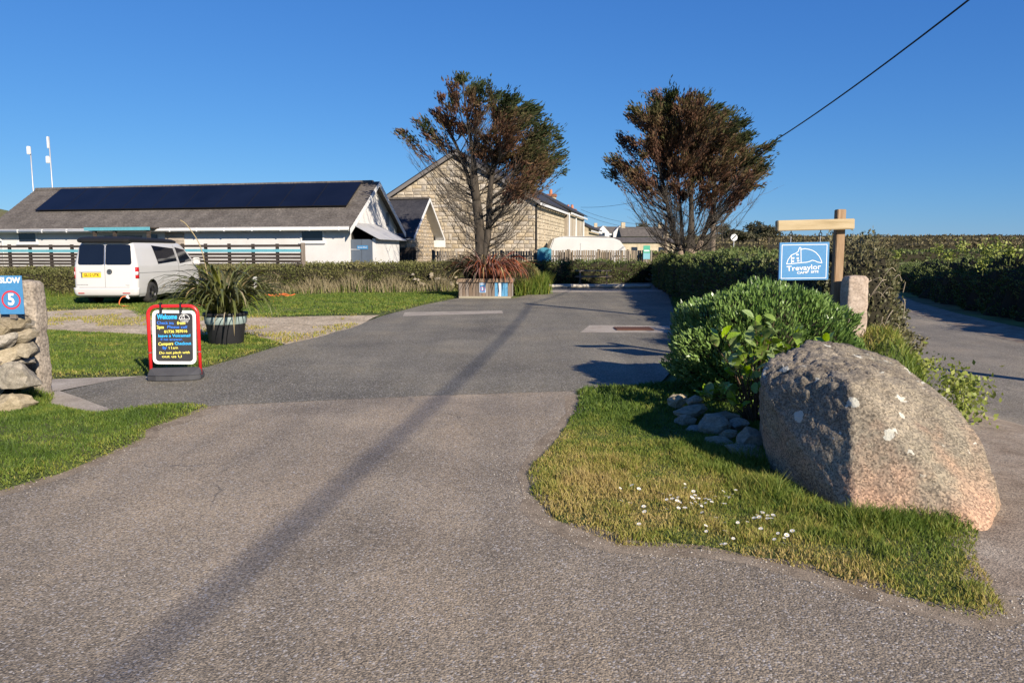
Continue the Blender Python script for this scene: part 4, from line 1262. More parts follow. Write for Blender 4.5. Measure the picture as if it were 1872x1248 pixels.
MB().box(-.075, .075, -.07, -.051, .45, .68).build('socket_box', M_upvc, hb, bevel=.008)

# ------------------------------------------------------------------ A-board
M_signred = mat('red enamel', [(0.62, 0.02, 0.02)], scale=4, rough=.3, spec=.5)
M_board = mat('chalkboard', [(0.022, 0.022, 0.026), (0.035, 0.035, 0.040)], scale=5, rough=.75)
M_rubber = mat('grey rubber base', [(0.045, 0.045, 0.05), (0.065, 0.065, 0.07)], scale=6, rough=.8)
M_cblue = mat('chalk blue', [(0.03, 0.22, 0.85)], scale=30, rough=.8); M_cyel = mat('chalk yellow', [(0.80, 0.72, 0.12)], scale=30, rough=.8); M_ccy = mat('chalk cyan', [(0.03, 0.42, 0.85)], scale=30, rough=.8)
ab = thing('pavement_sign', 'red framed chalkboard welcome sign on a black rubber foot at the lawn edge', 'sign', (-4.33, 9.42, 0.006), R(9))
HB = .97
arch = [(-.30, 0, .06)] + [(-.30, 0, .8)]
for i in range(7): a = R(180 - 90 * i / 6); arch.append((-.19 + .11 * math.cos(a), 0, HB - .14 + .11 * math.sin(a)))
for i in range(7): a = R(90 - 90 * i / 6); arch.append((.19 + .11 * math.cos(a), 0, HB - .14 + .11 * math.sin(a)))
arch += [(.30, 0, .8), (.30, 0, .06)]
MB().tube(arch, .022, 12).build('frame', M_signred, ab, smooth=True)
base = MB(); prof_b = [(-.32, -.10), (-.20, -.165), (0, -.185), (.20, -.165), (.32, -.10), (.32, .12), (-.32, .12)]
base.prism(prof_b, 'z', 0, .07)
base.add([(-.32, -.10, .07), (-.20, -.165, .07), (0, -.185, .07), (.20, -.165, .07), (.32, -.10, .07), (.31, -.01, .15), (-.31, -.01, .15), (-.32, .12, .07), (.32, .12, .07), (.31, .02, .15), (-.31, .02, .15)],
         [(0, 1, 2, 3, 4, 5, 6), (7, 10, 9, 8), (5, 9, 10, 6), (4, 8, 9, 5), (0, 6, 10, 7)])
base.build('base', M_rubber, ab, bevel=.01)
panel = bpy.data.objects.new('panel', None)
pn = MB(); pn.prism(rounded(-.262, .262, .195, .885, .06), 'y', -.012, .012)
pan = pn.build('panel', M_wht, ab); bpy.data.objects.remove(panel)
pan.rotation_euler = (R(-2.0), R(1.6), 0); pan.location = (-.012, -.01, .0)
bd_ = MB().prism(rounded(-.225, .225, .232, .85, .04), 'y', -.0145, -.0122).build('chalkboard', M_board, pan)
lines = [('Welcome', .085, -.085, .800, .24, M_ccy, 0.003), ('Check ins', .055, -.105, .722, .20, M_cblue, 0), ('from', .055, .085, .724, .10, M_cyel, .0015), ('2pm', .055, -.165, .667, .085, M_cyel, .0015),
         ('Please call', .05, .035, .672, .24, M_cblue, 0), ('01736 787016', .05, .02, .615, .28, M_cyel, .001), ('leave a Voicemail', .05, .0, .560, .39, M_ccy, .001), ('if no answer.', .045, -.03, .513, .27, M_cblue, 0),
         ('Campers', .055, -.105, .455, .18, M_cyel, .001), ('Checkout', .055, .105, .462, .20, M_ccy, .001), ('by', .05, -.12, .405, .05, M_cblue, .001), ('11am', .05, -.015, .405, .11, M_cyel, 0),
         ('Do not pitch with', .045, .0, .343, .37, M_cyel, .0005), ('out us U', .045, -.03, .293, .24, M_cyel, .0005)]
for i, (s, sz, x, z, fw, m_, bo_) in enumerate(lines):
    t_ = text(s, sz, (x, -.0152, z), m_, pan, fit=fw, bold=bo_, shear=.08 * (-1) ** i)
    t_.rotation_euler = (math.pi / 2, R(-1.5 + 1.3 * math.sin(i * 2.1)), 0)
lg = MB(); cx, cz, rr_ = .125, .795, .062
lg.ribbon([(cx + rr_ * math.cos(a), cz - .02 + rr_ * math.sin(a)) for a in np.linspace(0, math.pi, 14)] + [(cx - rr_, cz - .02)], .006, -.0152, False)
lg.ribbon([(cx - rr_, cz - .02), (cx + rr_, cz - .02)], .006, -.0153); lg.ribbon([(cx - .03, cz - .02), (cx - .03, cz + .015), (cx - .008, cz + .02), (cx - .004, cz + .045), (cx, cz - .02)], .006, -.0154)
lg.build('logo', M_wht, pan, recalc=False)
text('Trevaylor', .03, (cx, -.0152, cz - .037), M_wht, pan, fit=.11); text('CAMP SITE', .018, (cx, -.0152, cz - .058), M_wht, pan, fit=.09)
for x in (-.14, .10): MB().box(x - .012, x + .012, -.03, .03, .86, .985).build('hanger', M_black, ab, bevel=.004)
for x in (-.30, .30): MB().lathe([(.024, -.006), (.024, .006)], 12, 'z', (x, 0, .35)).build('collar', M_chrome, ab)
MB().tube(smoothpath([(-.31, -.02, .05), (-.36, 0, .03), (-.37, .08, .02), (-.3, .15, .03)]), .008, 6).build('carry_loop', M_steel, ab)

# ------------------------------------------------------------------ planters and their flax plants
M_tub = mat('black tub plastic', [(0.014, 0.014, 0.016), (0.022, 0.022, 0.024)], scale=5, rough=.5)
M_band = mat('grey green band', [(0.27, 0.34, 0.33), (0.33, 0.41, 0.39)], scale=5, rough=.7)
M_soil = mat('planter soil', [(0.035, 0.025, 0.018), (0.06, 0.045, 0.03)], scale=12, rough=1, bump=.5)
tub = thing('plant_tub', 'round black plastic tub with a pale grey band behind the welcome sign', 'planter', (-5.05, 13.0, .03))
MB().lathe([(.001, 0), (.27, 0), (.285, .03), (.33, .36)], 32).build('pot', M_tub, tub, smooth=True)
MB().lathe([(.331, .362), (.345, .37), (.355, .50)], 32).build('band', M_band, tub, smooth=True)
MB().lathe([(.356, .50), (.375, .505), (.378, .56), (.35, .56), (.345, .50)], 32).build('rim', M_tub, tub, smooth=True)
MB().lathe([(.001, .50), (.345, .49)], 24).build('soil', M_soil, tub)

def flax_leaf(name, seed, L, droop, wd, m):
    rn = random.Random(seed)
    k = 8; v = []; f = []
    th0 = rn.uniform(.05, .35); cur = droop * rn.uniform(.6, 1.4)
    x = z = 0.0; a = th0
    tw = rn.uniform(-.5, .5)
    for i in range(k + 1):
        t = i / k
        w_ = wd * (0.55 + .9 * t) * (1 - t ** 3.0) if t < 1 else .001
        w_ = max(w_, .001)
        c, s_ = math.cos(tw * t), math.sin(tw * t)
        v += [(x - w_ * s_ * .5, -w_ * c * .5, z), (x + .18 * w_ * math.cos(a), 0, z - .18 * w_ * math.sin(a)), (x + w_ * s_ * .5, w_ * c * .5, z)]
        x += L / k * math.sin(a); z += L / k * math.cos(a)
        a += cur / k * (0.4 + 1.4 * t)
    for i in range(k):
        b_ = i * 3
        f += [(b_, b_ + 1, b_ + 4, b_ + 3), (b_ + 1, b_ + 2, b_ + 5, b_ + 4)]
    me = bpy.data.meshes.new(name); me.from_pydata(v, [], f); me.polygons.foreach_set('use_smooth', [True] * len(f))
    me.materials.append(m)
    return me
M_flax = mat('green flax leaf', [(0.06, 0.075, 0.018), (0.11, 0.12, 0.032), (0.18, 0.165, 0.06)], scale=3, rough=.45, spec=.4, objrand=.35, trans=.15)
M_flax_dry = mat('dry flax leaf', [(0.24, 0.19, 0.10), (0.34, 0.27, 0.15)], scale=5, rough=.7, objrand=.2)
M_flax_red = mat('bronze flax leaf', [(0.16, 0.045, 0.03), (0.26, 0.10, 0.06), (0.36, 0.18, 0.11)], scale=3, rough=.55, objrand=.3, trans=.15)
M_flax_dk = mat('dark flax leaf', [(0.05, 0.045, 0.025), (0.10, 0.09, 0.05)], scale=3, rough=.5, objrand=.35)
def flax(parent, mset, n, rx, ry, z0, Lr, droop, lim=None, wdr=(.03, .05)):
    for i in range(n):
        q = 2 * math.pi * random.random(); r0 = math.sqrt(random.random())
        m_ = mset(q, r0)
        key = (m_.name, i % 9, parent.name)
        if key not in FLX: FLX[key] = flax_leaf('leaf', hash(key[1]) + 17, 1.0, droop, random.uniform(*wdr), m_)
        o = link('leaf', FLX[key], parent)
        o.location = (rx * r0 * .6 * math.cos(q), ry * r0 * .6 * math.sin(q), z0)
        L = random.uniform(*Lr)
        o.rotation_euler = (random.uniform(-.15, .15), random.uniform(-.28, .32) + .25 * r0, q + random.uniform(-.4, .4))
        o.scale = (L, random.uniform(.8, 1.2), L)
FLX = {}
fp = thing('flax_plant', 'big spiky olive green flax plant growing in the black tub', 'plant', (-5.05, 13.0, .53))
flax(fp, lambda q, r: M_flax_dry if random.random() < .07 else M_flax, 330, .36, .34, 0, (.75, 1.5), 2.0, wdr=(.035, .06))
for k in range(3):
    o = link('leaf', flax_leaf('leaf', 900 + k, .75, 2.4, .02, M_flax_dry), fp); o.location = (.05 + .1 * k, -.3, 0.0); o.rotation_euler = (0, .9, -1.4 + .1 * k)
MB().tube(smoothpath([(-.1, -.1, 0), (-.2, -.15, .6), (-.3, -.2, 1.2), (-.5, -.2, 1.55), (-.62, -.2, 1.65)]), .008, 6).build('flower_stalk', M_flax_dry, fp)

pw, pd_, ph = 1.92, 1.1, .70
pc = (G(888, 545)[0], G(888, 545)[1] + pd_ / 2 + .05)
pbx = thing('planter_box', 'square timber planter with blue and white painted boards by the drive', 'planter', (pc[0], pc[1], 0.0), R(-3))
M_pb = mat('planter board', [(0.12, 0.085, 0.06), (0.18, 0.135, 0.10), (0.24, 0.19, 0.145)], scale=5, rough=.9, stretch=(3, 3, .35), objrand=.25)
M_pblue = mat('blue painted board', [(0.07, 0.22, 0.38), (0.10, 0.29, 0.46)], scale=5, rough=.75, fine=(20, .8, 1.2))
M_pwht = mat('white painted board', [(0.55, 0.55, 0.55), (0.66, 0.66, 0.66)], scale=5, rough=.75, fine=(20, .85, 1.1))
nb = 16
for i in range(nb):
    x = -pw / 2 + pw * (i + .5) / nb
    m_ = M_pblue if i in (11, 13, 14) else (M_pwht if i == 12 else M_pb)
    for sgn in (-1, 1):
        MB().box(-pw / nb / 2 + .004, pw / nb / 2 - .004, -.012, .012, .03, .58).build('board', m_ if sgn < 0 else M_pb, pbx).location = (x, sgn * pd_ / 2 + random.uniform(-.004, .004), random.uniform(-.01, .01))
for i in range(9):
    y = -pd_ / 2 + .02 + (pd_ - .04) * (i + .5) / 9
    for sgn in (-1, 1):
        MB().box(-.012, .012, -.057, .057, .03, .58).build('board', M_pwht if (i in (5, 6) and sgn > 0) else M_pb, pbx).location = (sgn * (pw / 2 + .013), y, 0)
for sgn in (-1, 1):
    MB().box(-pw / 2 - .08, pw / 2 + .08, -.075, .075, .585, .715).build('rim_board', M_pb, pbx, bevel=.008).location = (0, sgn * (pd_ / 2), 0)
    MB().box(-.075, .075, -pd_ / 2 + .078, pd_ / 2 - .078, .585, .71).build('rim_board', M_pb, pbx, bevel=.008).location = (sgn * (pw / 2 + .002), 0, 0)
    MB().box(-pw / 2, pw / 2, -.02, .02, 0, .07).build('plinth_board', mat('pale plinth', [(0.30, 0.27, 0.20)], rough=.9), pbx).location = (0, sgn * (pd_ / 2 + .036), 0)
MB().box(-pw / 2 + .03, pw / 2 - .03, -pd_ / 2 + .03, pd_ / 2 - .03, .1, .62).build('soil', M_soil, pbx)
def speed_sign(parent, w_, h_, y, cx, cz, slow, ring=True):
    m_ = MB().box(cx - w_ / 2, cx + w_ / 2, y - .006, y, cz - h_ / 2, cz + h_ / 2).build('face', M_bluesign, parent)
    rr = w_ * .40; zc = cz - h_ * .13
    rg = MB(); k = 40
    vs = []
    for a in np.linspace(0, 2 * math.pi, k + 1)[:-1]:
        for r_ in (rr, rr * .83): vs.append((cx + r_ * math.cos(a), y - .0075, zc + r_ * math.sin(a)))
    rg.add(vs, [(2 * i, 2 * ((i + 1) % k), 2 * ((i + 1) % k) + 1, 2 * i + 1) for i in range(k)])
    rg.build('red_ring', mat('sign red', [(0.55, 0.03, 0.04)], rough=.5), m_, recalc=False)
    text('SLOW', h_ * .2, (cx, y - .0075, cz + h_ * .375), M_wht, m_, fit=w_ * .88, bold=h_ * .008)
    text('5', h_ * .42, (cx, y - .0075, zc), M_wht, m_, fit=w_ * .27, bold=h_ * .012)
ps = thing('speed_sign', 'small faded slow five sign fixed on the timber planter', 'sign', (pc[0], pc[1], 0), R(-3))
M_fade = mat('faded sign', [(0.48, 0.50, 0.56)], rough=.6)
MB().box(-.205, .035, -pd_ / 2 - .030, -pd_ / 2 - .022, .20, .57).build('backing', M_fade, ps)
speed_sign(ps, .2, .33, -pd_ / 2 - .031, -.085, .385, True)
fr_ = thing('flax_plant', 'drooping bronze red flax plant filling the timber planter', 'plant', (pc[0], pc[1], .60))
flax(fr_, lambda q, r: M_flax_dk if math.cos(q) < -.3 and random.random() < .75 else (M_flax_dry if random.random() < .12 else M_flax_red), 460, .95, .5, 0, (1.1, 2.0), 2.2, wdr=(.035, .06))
# ------------------------------------------------------------------ boulder
def boulder_material():
    m = bpy.data.materials.new('granite boulder'); m.use_nodes = True
    nt = m.node_tree; L = nt.links.new; bs = nt.nodes['Principled BSDF']
    bs.inputs['Roughness'].default_value = .9; bs.inputs['Specular IOR Level'].default_value = .25
    tc = nt.nodes.new('ShaderNodeTexCoord'); O = tc.outputs['Object']
    def noise_(s, d=6):
        n_ = nt.nodes.new('ShaderNodeTexNoise'); n_.inputs['Scale'].default_value = s; n_.inputs['Detail'].default_value = d
        L(O, n_.inputs['Vector']); return n_.outputs['Fac']
    def mix(a, b_, f, mode='MIX'):
        x = nt.nodes.new('ShaderNodeMix'); x.data_type = 'RGBA'; x.blend_type = mode
        for s_, v in ((6, a), (7, b_)):
            if isinstance(v, tuple): x.inputs[s_].default_value = v + (1,)
            else: L(v, x.inputs[s_])
        if isinstance(f, float): x.inputs[0].default_value = f
        else: L(f, x.inputs[0])
        return x.outputs[2]
    def mrange(v, a, b_, c=0., d=1.):
        x = nt.nodes.new('ShaderNodeMapRange'); L(v, x.inputs['Value'])
        x.inputs['From Min'].default_value = a; x.inputs['From Max'].default_value = b_; x.inputs['To Min'].default_value = c; x.inputs['To Max'].default_value = d
        return x.outputs['Result']
    r0 = ramp(nt, [(.14, .117, .086), (.205, .175, .13), (.275, .235, .175)], [.3, .5, .7]); L(noise_(3.5), r0.inputs['Fac'])
    col = r0.outputs['Color']
    sx = nt.nodes.new('ShaderNodeSeparateXYZ'); L(O, sx.inputs[0])
    ad = nt.nodes.new('ShaderNodeMath'); ad.operation = 'ADD'; L(sx.outputs[2], ad.inputs[0]); L(mrange(noise_(4), .3, .7, -.22, .22), ad.inputs[1])
    col = mix(col, (.40, .25, .165), mrange(ad.outputs[0], .42, .05, 0., .8))          # fresh pink granite towards the base
    col = mix(col, (.15, .135, .095), mrange(noise_(1.8), .5, .68, 0., .6))
    v = nt.nodes.new('ShaderNodeTexVoronoi'); v.inputs['Scale'].default_value = 95; L(O, v.inputs['Vector'])
    sc = nt.nodes.new('ShaderNodeSeparateColor'); L(v.outputs['Color'], sc.inputs[0])
    rs = ramp(nt, [(.55, .53, .52), (1, 1, 1), (1.5, 1.45, 1.4)], [.05, .5, .95]); L(sc.outputs[0], rs.inputs['Fac'])
    col = mix(col, rs.outputs['Color'], 1.0, 'MULTIPLY')
    # round crusts of white lichen
    lv = nt.nodes.new('ShaderNodeTexVoronoi'); lv.inputs['Scale'].default_value = 6.5
    nd = nt.nodes.new('ShaderNodeTexNoise'); nd.inputs['Scale'].default_value = 14; nd.inputs['Detail'].default_value = 4; L(O, nd.inputs['Vector'])
    va = nt.nodes.new('ShaderNodeVectorMath'); va.operation = 'SCALE'; va.inputs[3].default_value = .14; L(nd.outputs['Color'], va.inputs[0])
    vb = nt.nodes.new('ShaderNodeVectorMath'); vb.operation = 'ADD'; L(O, vb.inputs[0]); L(va.outputs[0], vb.inputs[1]); L(vb.outputs[0], lv.inputs['Vector'])
    lc = nt.nodes.new('ShaderNodeSeparateColor'); L(lv.outputs['Color'], lc.inputs[0])
    pick = mrange(lc.outputs[0], .25, .27); size = mrange(lc.outputs[1], 0, 1, .05, .27)
    ls = nt.nodes.new('ShaderNodeMath'); ls.operation = 'LESS_THAN'; L(lv.outputs['Distance'], ls.inputs[0]); L(size, ls.inputs[1])
    mk = nt.nodes.new('ShaderNodeMath'); mk.operation = 'MULTIPLY'; L(ls.outputs[0], mk.inputs[0]); L(pick, mk.inputs[1])
    mk2 = nt.nodes.new('ShaderNodeMath'); mk2.operation = 'MULTIPLY'; L(mk.outputs[0], mk2.inputs[0]); L(mrange(sx.outputs[2], .22, .34), mk2.inputs[1])
    col = mix(col, (.48, .46, .38), mk2.outputs[0])
    L(col, bs.inputs['Base Color'])
    bp = nt.nodes.new('ShaderNodeBump'); bp.inputs['Strength'].default_value = .8; bp.inputs['Distance'].default_value = .012
    L(noise_(45, 8), bp.inputs['Height']); L(bp.outputs['Normal'], bs.inputs['Normal'])
    return m
bp_ = [P(1560, 952, 4.40), P(1805, 976, 4.13), P(1824, 885, 4.5), P(1792, 800, 4.85), P(1744, 740, 5.15), P(1657, 688, 5.5), P(1640, 658, 6.0), P(1540, 625, 6.1), P(1480, 622, 5.9), P(1397, 660, 5.55),
       P(1389, 700, 5.42), P(1412, 862, 5.38), P(1530, 690, 4.95), P(1555, 700, 4.76), P(1600, 688, 4.95), Vector((2.15, 6.25, 0)), Vector((3.3, 5.9, 0)), Vector((3.15, 4.6, 0))]
bp_ += [Vector((p.x, p.y, -.12)) for p in bp_ if p.z < .15]
bc = Vector((2.45, 5.1, 0))
bm = bmesh.new()
for p in bp_: bm.verts.new(p - bc)
h_ = bmesh.ops.convex_hull(bm, input=bm.verts)
bmesh.ops.delete(bm, geom=list({g for g in h_['geom_interior'] + h_['geom_unused'] if isinstance(g, bmesh.types.BMVert)}), context='VERTS')
bmesh.ops.triangulate(bm, faces=bm.faces)
for it in range(5):
    if it < 5:
        es = [e for e in bm.edges if e.calc_length() > .035]
        bmesh.ops.subdivide_edges(bm, edges=es, cuts=1, use_grid_fill=True)
        bmesh.ops.triangulate(bm, faces=[f for f in bm.faces if len(f.verts) > 3])
    if it == 9:
        bmesh.ops.smooth_vert(bm, verts=bm.verts, factor=.35, use_axis_x=True, use_axis_y=True, use_axis_z=True)
bm.normal_update()
CARVE = P(1500, 790, 4.85)
for v in bm.verts:
    p = v.co + bc
    top = float(sst(.55, .85, v.normal.z)) + float(sst(.3, .8, -v.normal.x)) * float(sst(.35, .6, p.z))
    d = .012 * noise.noise(p * 2.6) + .008 * noise.noise(p * 7) + .006 * noise.noise(p * 20) + .004 * noise.noise(p * 50)
    r_ = abs(noise.noise(p * 7.3 + Vector((7, 3, 1))))
    d -= top * .022 * max(0, .16 - r_) / .16
    d += top * .007 * noise.noise(p * 17) + top * .008 * noise.noise(p * 36)
    v.co += v.normal * d
me = bpy.data.meshes.new('boulder'); bm.to_mesh(me); bm.free()
me.polygons.foreach_set('use_smooth', [True] * len(me.polygons))
bo_ = link('boulder', me, None, boulder_material()); bo_.location = bc
tag(bo_, 'huge lichen spotted granite boulder on the grass verge by the lane', 'boulder')

# ------------------------------------------------------------------ dry stone walls
M_rock = mat('wall stone', [(0.19, 0.16, 0.11), (0.30, 0.255, 0.185), (0.40, 0.345, 0.255)], scale=5, rough=.95, fine=(45, .7, 1.3), bump=.6, bscale=30, objrand=.18)
RK = []
for i in range(14):
    me = rock_mesh('stone', 50 + i, 3, .13, 0, .85); me.materials.append(M_rock); RK.append(me)
def stone_at(parent, px, py, wp, hp, Y, k, depth=None, rot=None):
    c = P(px, py, Y); s = Y / FOC
    o = link('stone', RK[k % 14], parent)
    o.location = c - Vector(parent.location)
    w_, h2 = wp * s / 2 * 1.34, hp * s / 2 * 1.36
    o.scale = (w_, depth or (w_ + h2) * .55, h2)
    o.rotation_euler = rot or (0, random.uniform(-.2, .2), random.uniform(-.25, .25))
    return o
sw = thing('low_stone_wall', 'little tumbled dry stone wall edging the shrub beside the boulder', 'stone wall', (1.8, 6.2, 0))
for k, (px, py, wp, hp, Y) in enumerate([(1269, 733, 30, 18, 7.0), (1266, 748, 62, 20, 6.85), (1304, 777, 62, 34, 6.4), (1317, 809, 54, 28, 6.05), (1367, 800, 50, 38, 5.85), (1372, 834, 80, 40, 5.65), (1250, 768, 36, 24, 6.75), (1272, 792, 44, 26, 6.5),
        (1331, 795, 34, 16, 6.15), (1288, 818, 60, 30, 6.25), (1256, 812, 44, 34, 6.5), (1322, 762, 52, 20, 6.7), (1338, 838, 50, 34, 5.95), (1300, 846, 50, 26, 6.15), (1350, 775, 40, 20, 6.5), (1240, 730, 34, 26, 7.25)]):
    stone_at(sw, px, py, wp, hp, Y, k)
lw = thing('dry_stone_wall', 'old granite dry stone wall ending against the gate post, far left', 'stone wall', (-5.3, 7.5, 0))
for k, (px, py, wp, hp, Y) in enumerate([(-4, 585, 44, 30, 7.55), (22, 587, 46, 28, 7.55), (36, 597, 34, 22, 7.6), (6, 603, 46, 36, 7.5), (40, 614, 36, 26, 7.6), (8, 625, 48, 30, 7.45), (42, 639, 36, 32, 7.6), (12, 646, 46, 34, 7.5), (46, 660, 26, 12, 7.7), (5, 660, 30, 10, 7.45),
        (34, 688, 58, 56, 7.4), (-22, 690, 60, 70, 7.4), (24, 737, 54, 46, 7.25), (-26, 742, 56, 44, 7.25), (38, 767, 44, 18, 7.15), (-10, 772, 44, 20, 7.15), (-50, 600, 44, 40, 7.5), (-50, 640, 50, 40, 7.5), (-36, 660, 50, 30, 7.5), (-80, 690, 60, 60, 7.4), (-85, 640, 50, 50, 7.5), (-80, 745, 60, 50, 7.3), (-90, 595, 50, 40, 7.5)]):
    stone_at(lw, px, py, wp, hp, Y, k + 3, .2)
MB().box(-1.2, .12, .15, .45, 0, 1.0).build('rubble_core', mat('earth core', [(0.05, 0.04, 0.03)], rough=1), lw, bevel=.05)

def granite_post(name, label, base, w_, d_, h_, lean, m, taper=.93, seed=3):
    q = MB(); nr, nl_ = 40, 44
    for k in range(nl_ + 1):
        t = k / nl_; sh = 1 - (1 - taper) * t
        if t > .955: sh *= math.sqrt(max(0, 1 - ((t - .955) / .045) ** 2 * .45))
        for j in range(nr):
            a = 2 * math.pi * j / nr; ca, sa = math.cos(a), math.sin(a)
            sx_ = math.copysign(abs(ca) ** .28, ca); sy_ = math.copysign(abs(sa) ** .28, sa)
            p = Vector((sx_ * w_ / 2 * sh, sy_ * d_ / 2 * sh, t * (h_ + .1) - .1))
            dsp = .016 * noise.noise(p * 5 + Vector((seed, 0, 0))) + .009 * noise.noise(p * 15 + Vector((seed, 4, 0))) + .005 * noise.noise(p * 40)
            p += Vector((ca, sa, .4 if k == nl_ else 0)) * dsp + Vector((lean * p.z, 0, 0)); q.v.append(tuple(p))
    q.f = [(k * nr + j, k * nr + (j + 1) % nr, (k + 1) * nr + (j + 1) % nr, (k + 1) * nr + j) for k in range(nl_) for j in range(nr)]
    q.v.append((lean * h_, 0, h_ + .012)); tp = len(q.v) - 1
    q.f += [(nl_ * nr + j, nl_ * nr + (j + 1) % nr, tp) for j in range(nr)]
    bm = bmesh.new(); bm.from_mesh(q.mesh(name))
    me = bpy.data.meshes.new(name); bm.to_mesh(me); bm.free(); me.polygons.foreach_set('use_smooth', [True] * len(me.polygons))
    o = link(name, me, None, m); o.location = base
    return tag(o, label, 'gate post')
M_post = mat('grey granite post', [(0.20, 0.165, 0.13), (0.29, 0.245, 0.195), (0.37, 0.315, 0.255)], scale=6, rough=.95, fine=(38, .6, 1.3), bump=.6, bscale=28)
granite_post('gate_post', 'rough upright granite gate post beside the blue speed sign', (G(62, 728)[0], 8.2, 0), .25, .24, 1.31, 0.01, M_post)
granite_post('gate_post', 'squared pinkish granite gate post in front of the hanging camp sign post', (P(1560, 560, 9.35).x, 9.35, 0), .27, .24, 1.33, 0.0, mat('pink granite post', [(0.27, 0.205, 0.155), (0.35, 0.275, 0.215), (0.42, 0.345, 0.28)], scale=5, rough=.95, fine=(38, .75, 1.2), bump=.4, bscale=25), .97, 8)
c = P(20.5, 539, 7.42)
ss = thing('speed_sign', 'bright blue slow five speed sign standing over the dry stone wall', 'sign', (c.x, c.y, 0), R(2))
MB().box(-.03, .03, .001, .035, c.z - .24, c.z + .1).build('stake', M_timber_gr, ss)
speed_sign(ss, .236, .385, 0, 0, c.z, True)

# ------------------------------------------------------------------ hanging camp site sign
M_oak = mat('pale oak beam', [(0.30, 0.225, 0.12), (0.40, 0.31, 0.18), (0.46, 0.37, 0.23)], scale=5, rough=.85, stretch=(.5, 4, 4), bump=.2)
M_oakp = mat('weathered oak post', [(0.20, 0.125, 0.07), (0.29, 0.19, 0.11), (0.35, 0.25, 0.16)], scale=5, rough=.9, stretch=(4, 4, .5), bump=.3)
px0 = P(1535.5, 400, 9.62)
cs = thing('camp_sign', 'blue camp site sign hanging from a timber post and beam above the shrub', 'sign', (px0.x, 9.62, 0))
zt = P(1535, 383, 9.62).z
MB().box(-.055, .055, -.055, .055, -.1, zt).build('post', M_oakp, cs, bevel=.008)
xa = P(1427, 410, 9.5).x - px0.x; xb = P(1567, 408, 9.5).x - px0.x; zb = P(1500, 410, 9.5).z
MB().box(xa, xb, -.165, -.057, zb - .066, zb + .066).build('beam', M_oak, cs, bevel=.008).rotation_euler = (0, R(-1.4), 0)
X0, X1 = P(1427, 475, 9.5).x - px0.x, P(1518, 475, 9.5).x - px0.x; Z0, Z1 = P(1472, 511, 9.5).z, P(1472, 442, 9.5).z
sgn = MB().box(X0, X1, -.13, -.10, Z0, Z1).build('sign_panel', M_bluesign, cs, bevel=.004)
sgn.rotation_euler = (0, R(-.8), 0)
W_, H_ = X1 - X0, Z1 - Z0
def sp(zx, zy): return (X0 + (zx - 778) / 379 * W_, Z0 + (622 - zy) / 292 * H_)
lgo = MB()
lgo.ribbon([sp(797, 349), sp(1138, 349), sp(1138, 606), sp(797, 606)], .008, -.1315, True)
lgo.ribbon([sp(*p) for p in ((835, 495), (845, 462), (868, 428), (905, 412), (920, 400), (928, 374), (934, 368), (940, 374), (945, 487))], .009, -.1315)
lgo.ribbon([sp(*p) for p in ((868, 428), (872, 494))], .008, -.1318)
lgo.ribbon([sp(*p) for p in ((942, 384), (970, 379), (1000, 384), (1030, 394), (1058, 412), (1082, 440), (1095, 465), (1103, 490))], .009, -.1315)
lgo.ribbon([sp(*p) for p in ((835, 495), (872, 494), (945, 487), (985, 484), (1010, 478), (1030, 469), (1050, 474), (1070, 484), (1103, 490))], .009, -.1320)
for wx, wy in ((915, 425), (884, 450), (918, 452), (882, 474), (922, 472)): lgo.ribbon([sp(wx - 5, wy), sp(wx + 5, wy)], .02, -.1322)
lgo.build('logo', M_wht, sgn, recalc=False)
t1 = text('Trevaylor', .09, (sp(966, 0)[0], -.1315, sp(0, 527)[1]), M_wht, sgn, fit=.262 / .379 * W_ * 1.0, bold=.0012); t1.rotation_euler = (math.pi / 2, R(-3), 0)
t2 = text('CAMP  SITE', .038, (sp(998, 0)[0], -.1315, sp(0, 562)[1]), M_wht, sgn, fit=.165 / .379 * W_, bold=.0012); t2.rotation_euler = (math.pi / 2, R(-3), 0)
for zx in (850, 1074):
    x_ = sp(zx, 0)[0]
    rg = [(x_ + .018 * math.cos(a), -.115, Z1 + .095 + .022 * math.sin(a)) for a in np.linspace(0, 2 * math.pi, 13)]
    MB().tube(rg, .006, 6).build('eye_bolt', M_dark, cs)
    MB().tube([(x_, -.115, Z1 - .01), (x_, -.115, Z1 + .075)], .005, 6).build('link_chain', M_steel, cs)
    MB().tube([(x_, -.115, Z1 + .115), (x_, -.115, zb - .06)], .006, 6).build('bolt_shank', M_dark, cs)

# ------------------------------------------------------------------ hedges and shrubs
M_hedge = mat('hedge leaf', [(0.05, 0.064, 0.018), (0.105, 0.115, 0.035), (0.175, 0.165, 0.062), (0.25, 0.20, 0.105)], scale=.6, rough=.6, attr=True, attrmix=.3, trans=.2)
M_hedge_g = mat('bank leaf', [(0.034, 0.058, 0.015), (0.07, 0.105, 0.026), (0.125, 0.15, 0.04), (0.20, 0.175, 0.08)], scale=.5, rough=.6, attr=True, attrmix=.3, trans=.2)
M_scrub = mat('scrub leaf', [(0.07, 0.065, 0.027), (0.125, 0.11, 0.048), (0.19, 0.155, 0.08), (0.26, 0.21, 0.12)], scale=.3, rough=.8, attr=True, attrmix=.35, trans=.15)
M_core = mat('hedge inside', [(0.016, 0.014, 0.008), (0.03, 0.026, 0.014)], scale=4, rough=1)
M_straw = mat('dry stems', [(0.20, 0.165, 0.09), (0.30, 0.25, 0.15), (0.36, 0.31, 0.20)], scale=2, rough=.8, attr=True, attrmix=.2, trans=.2)
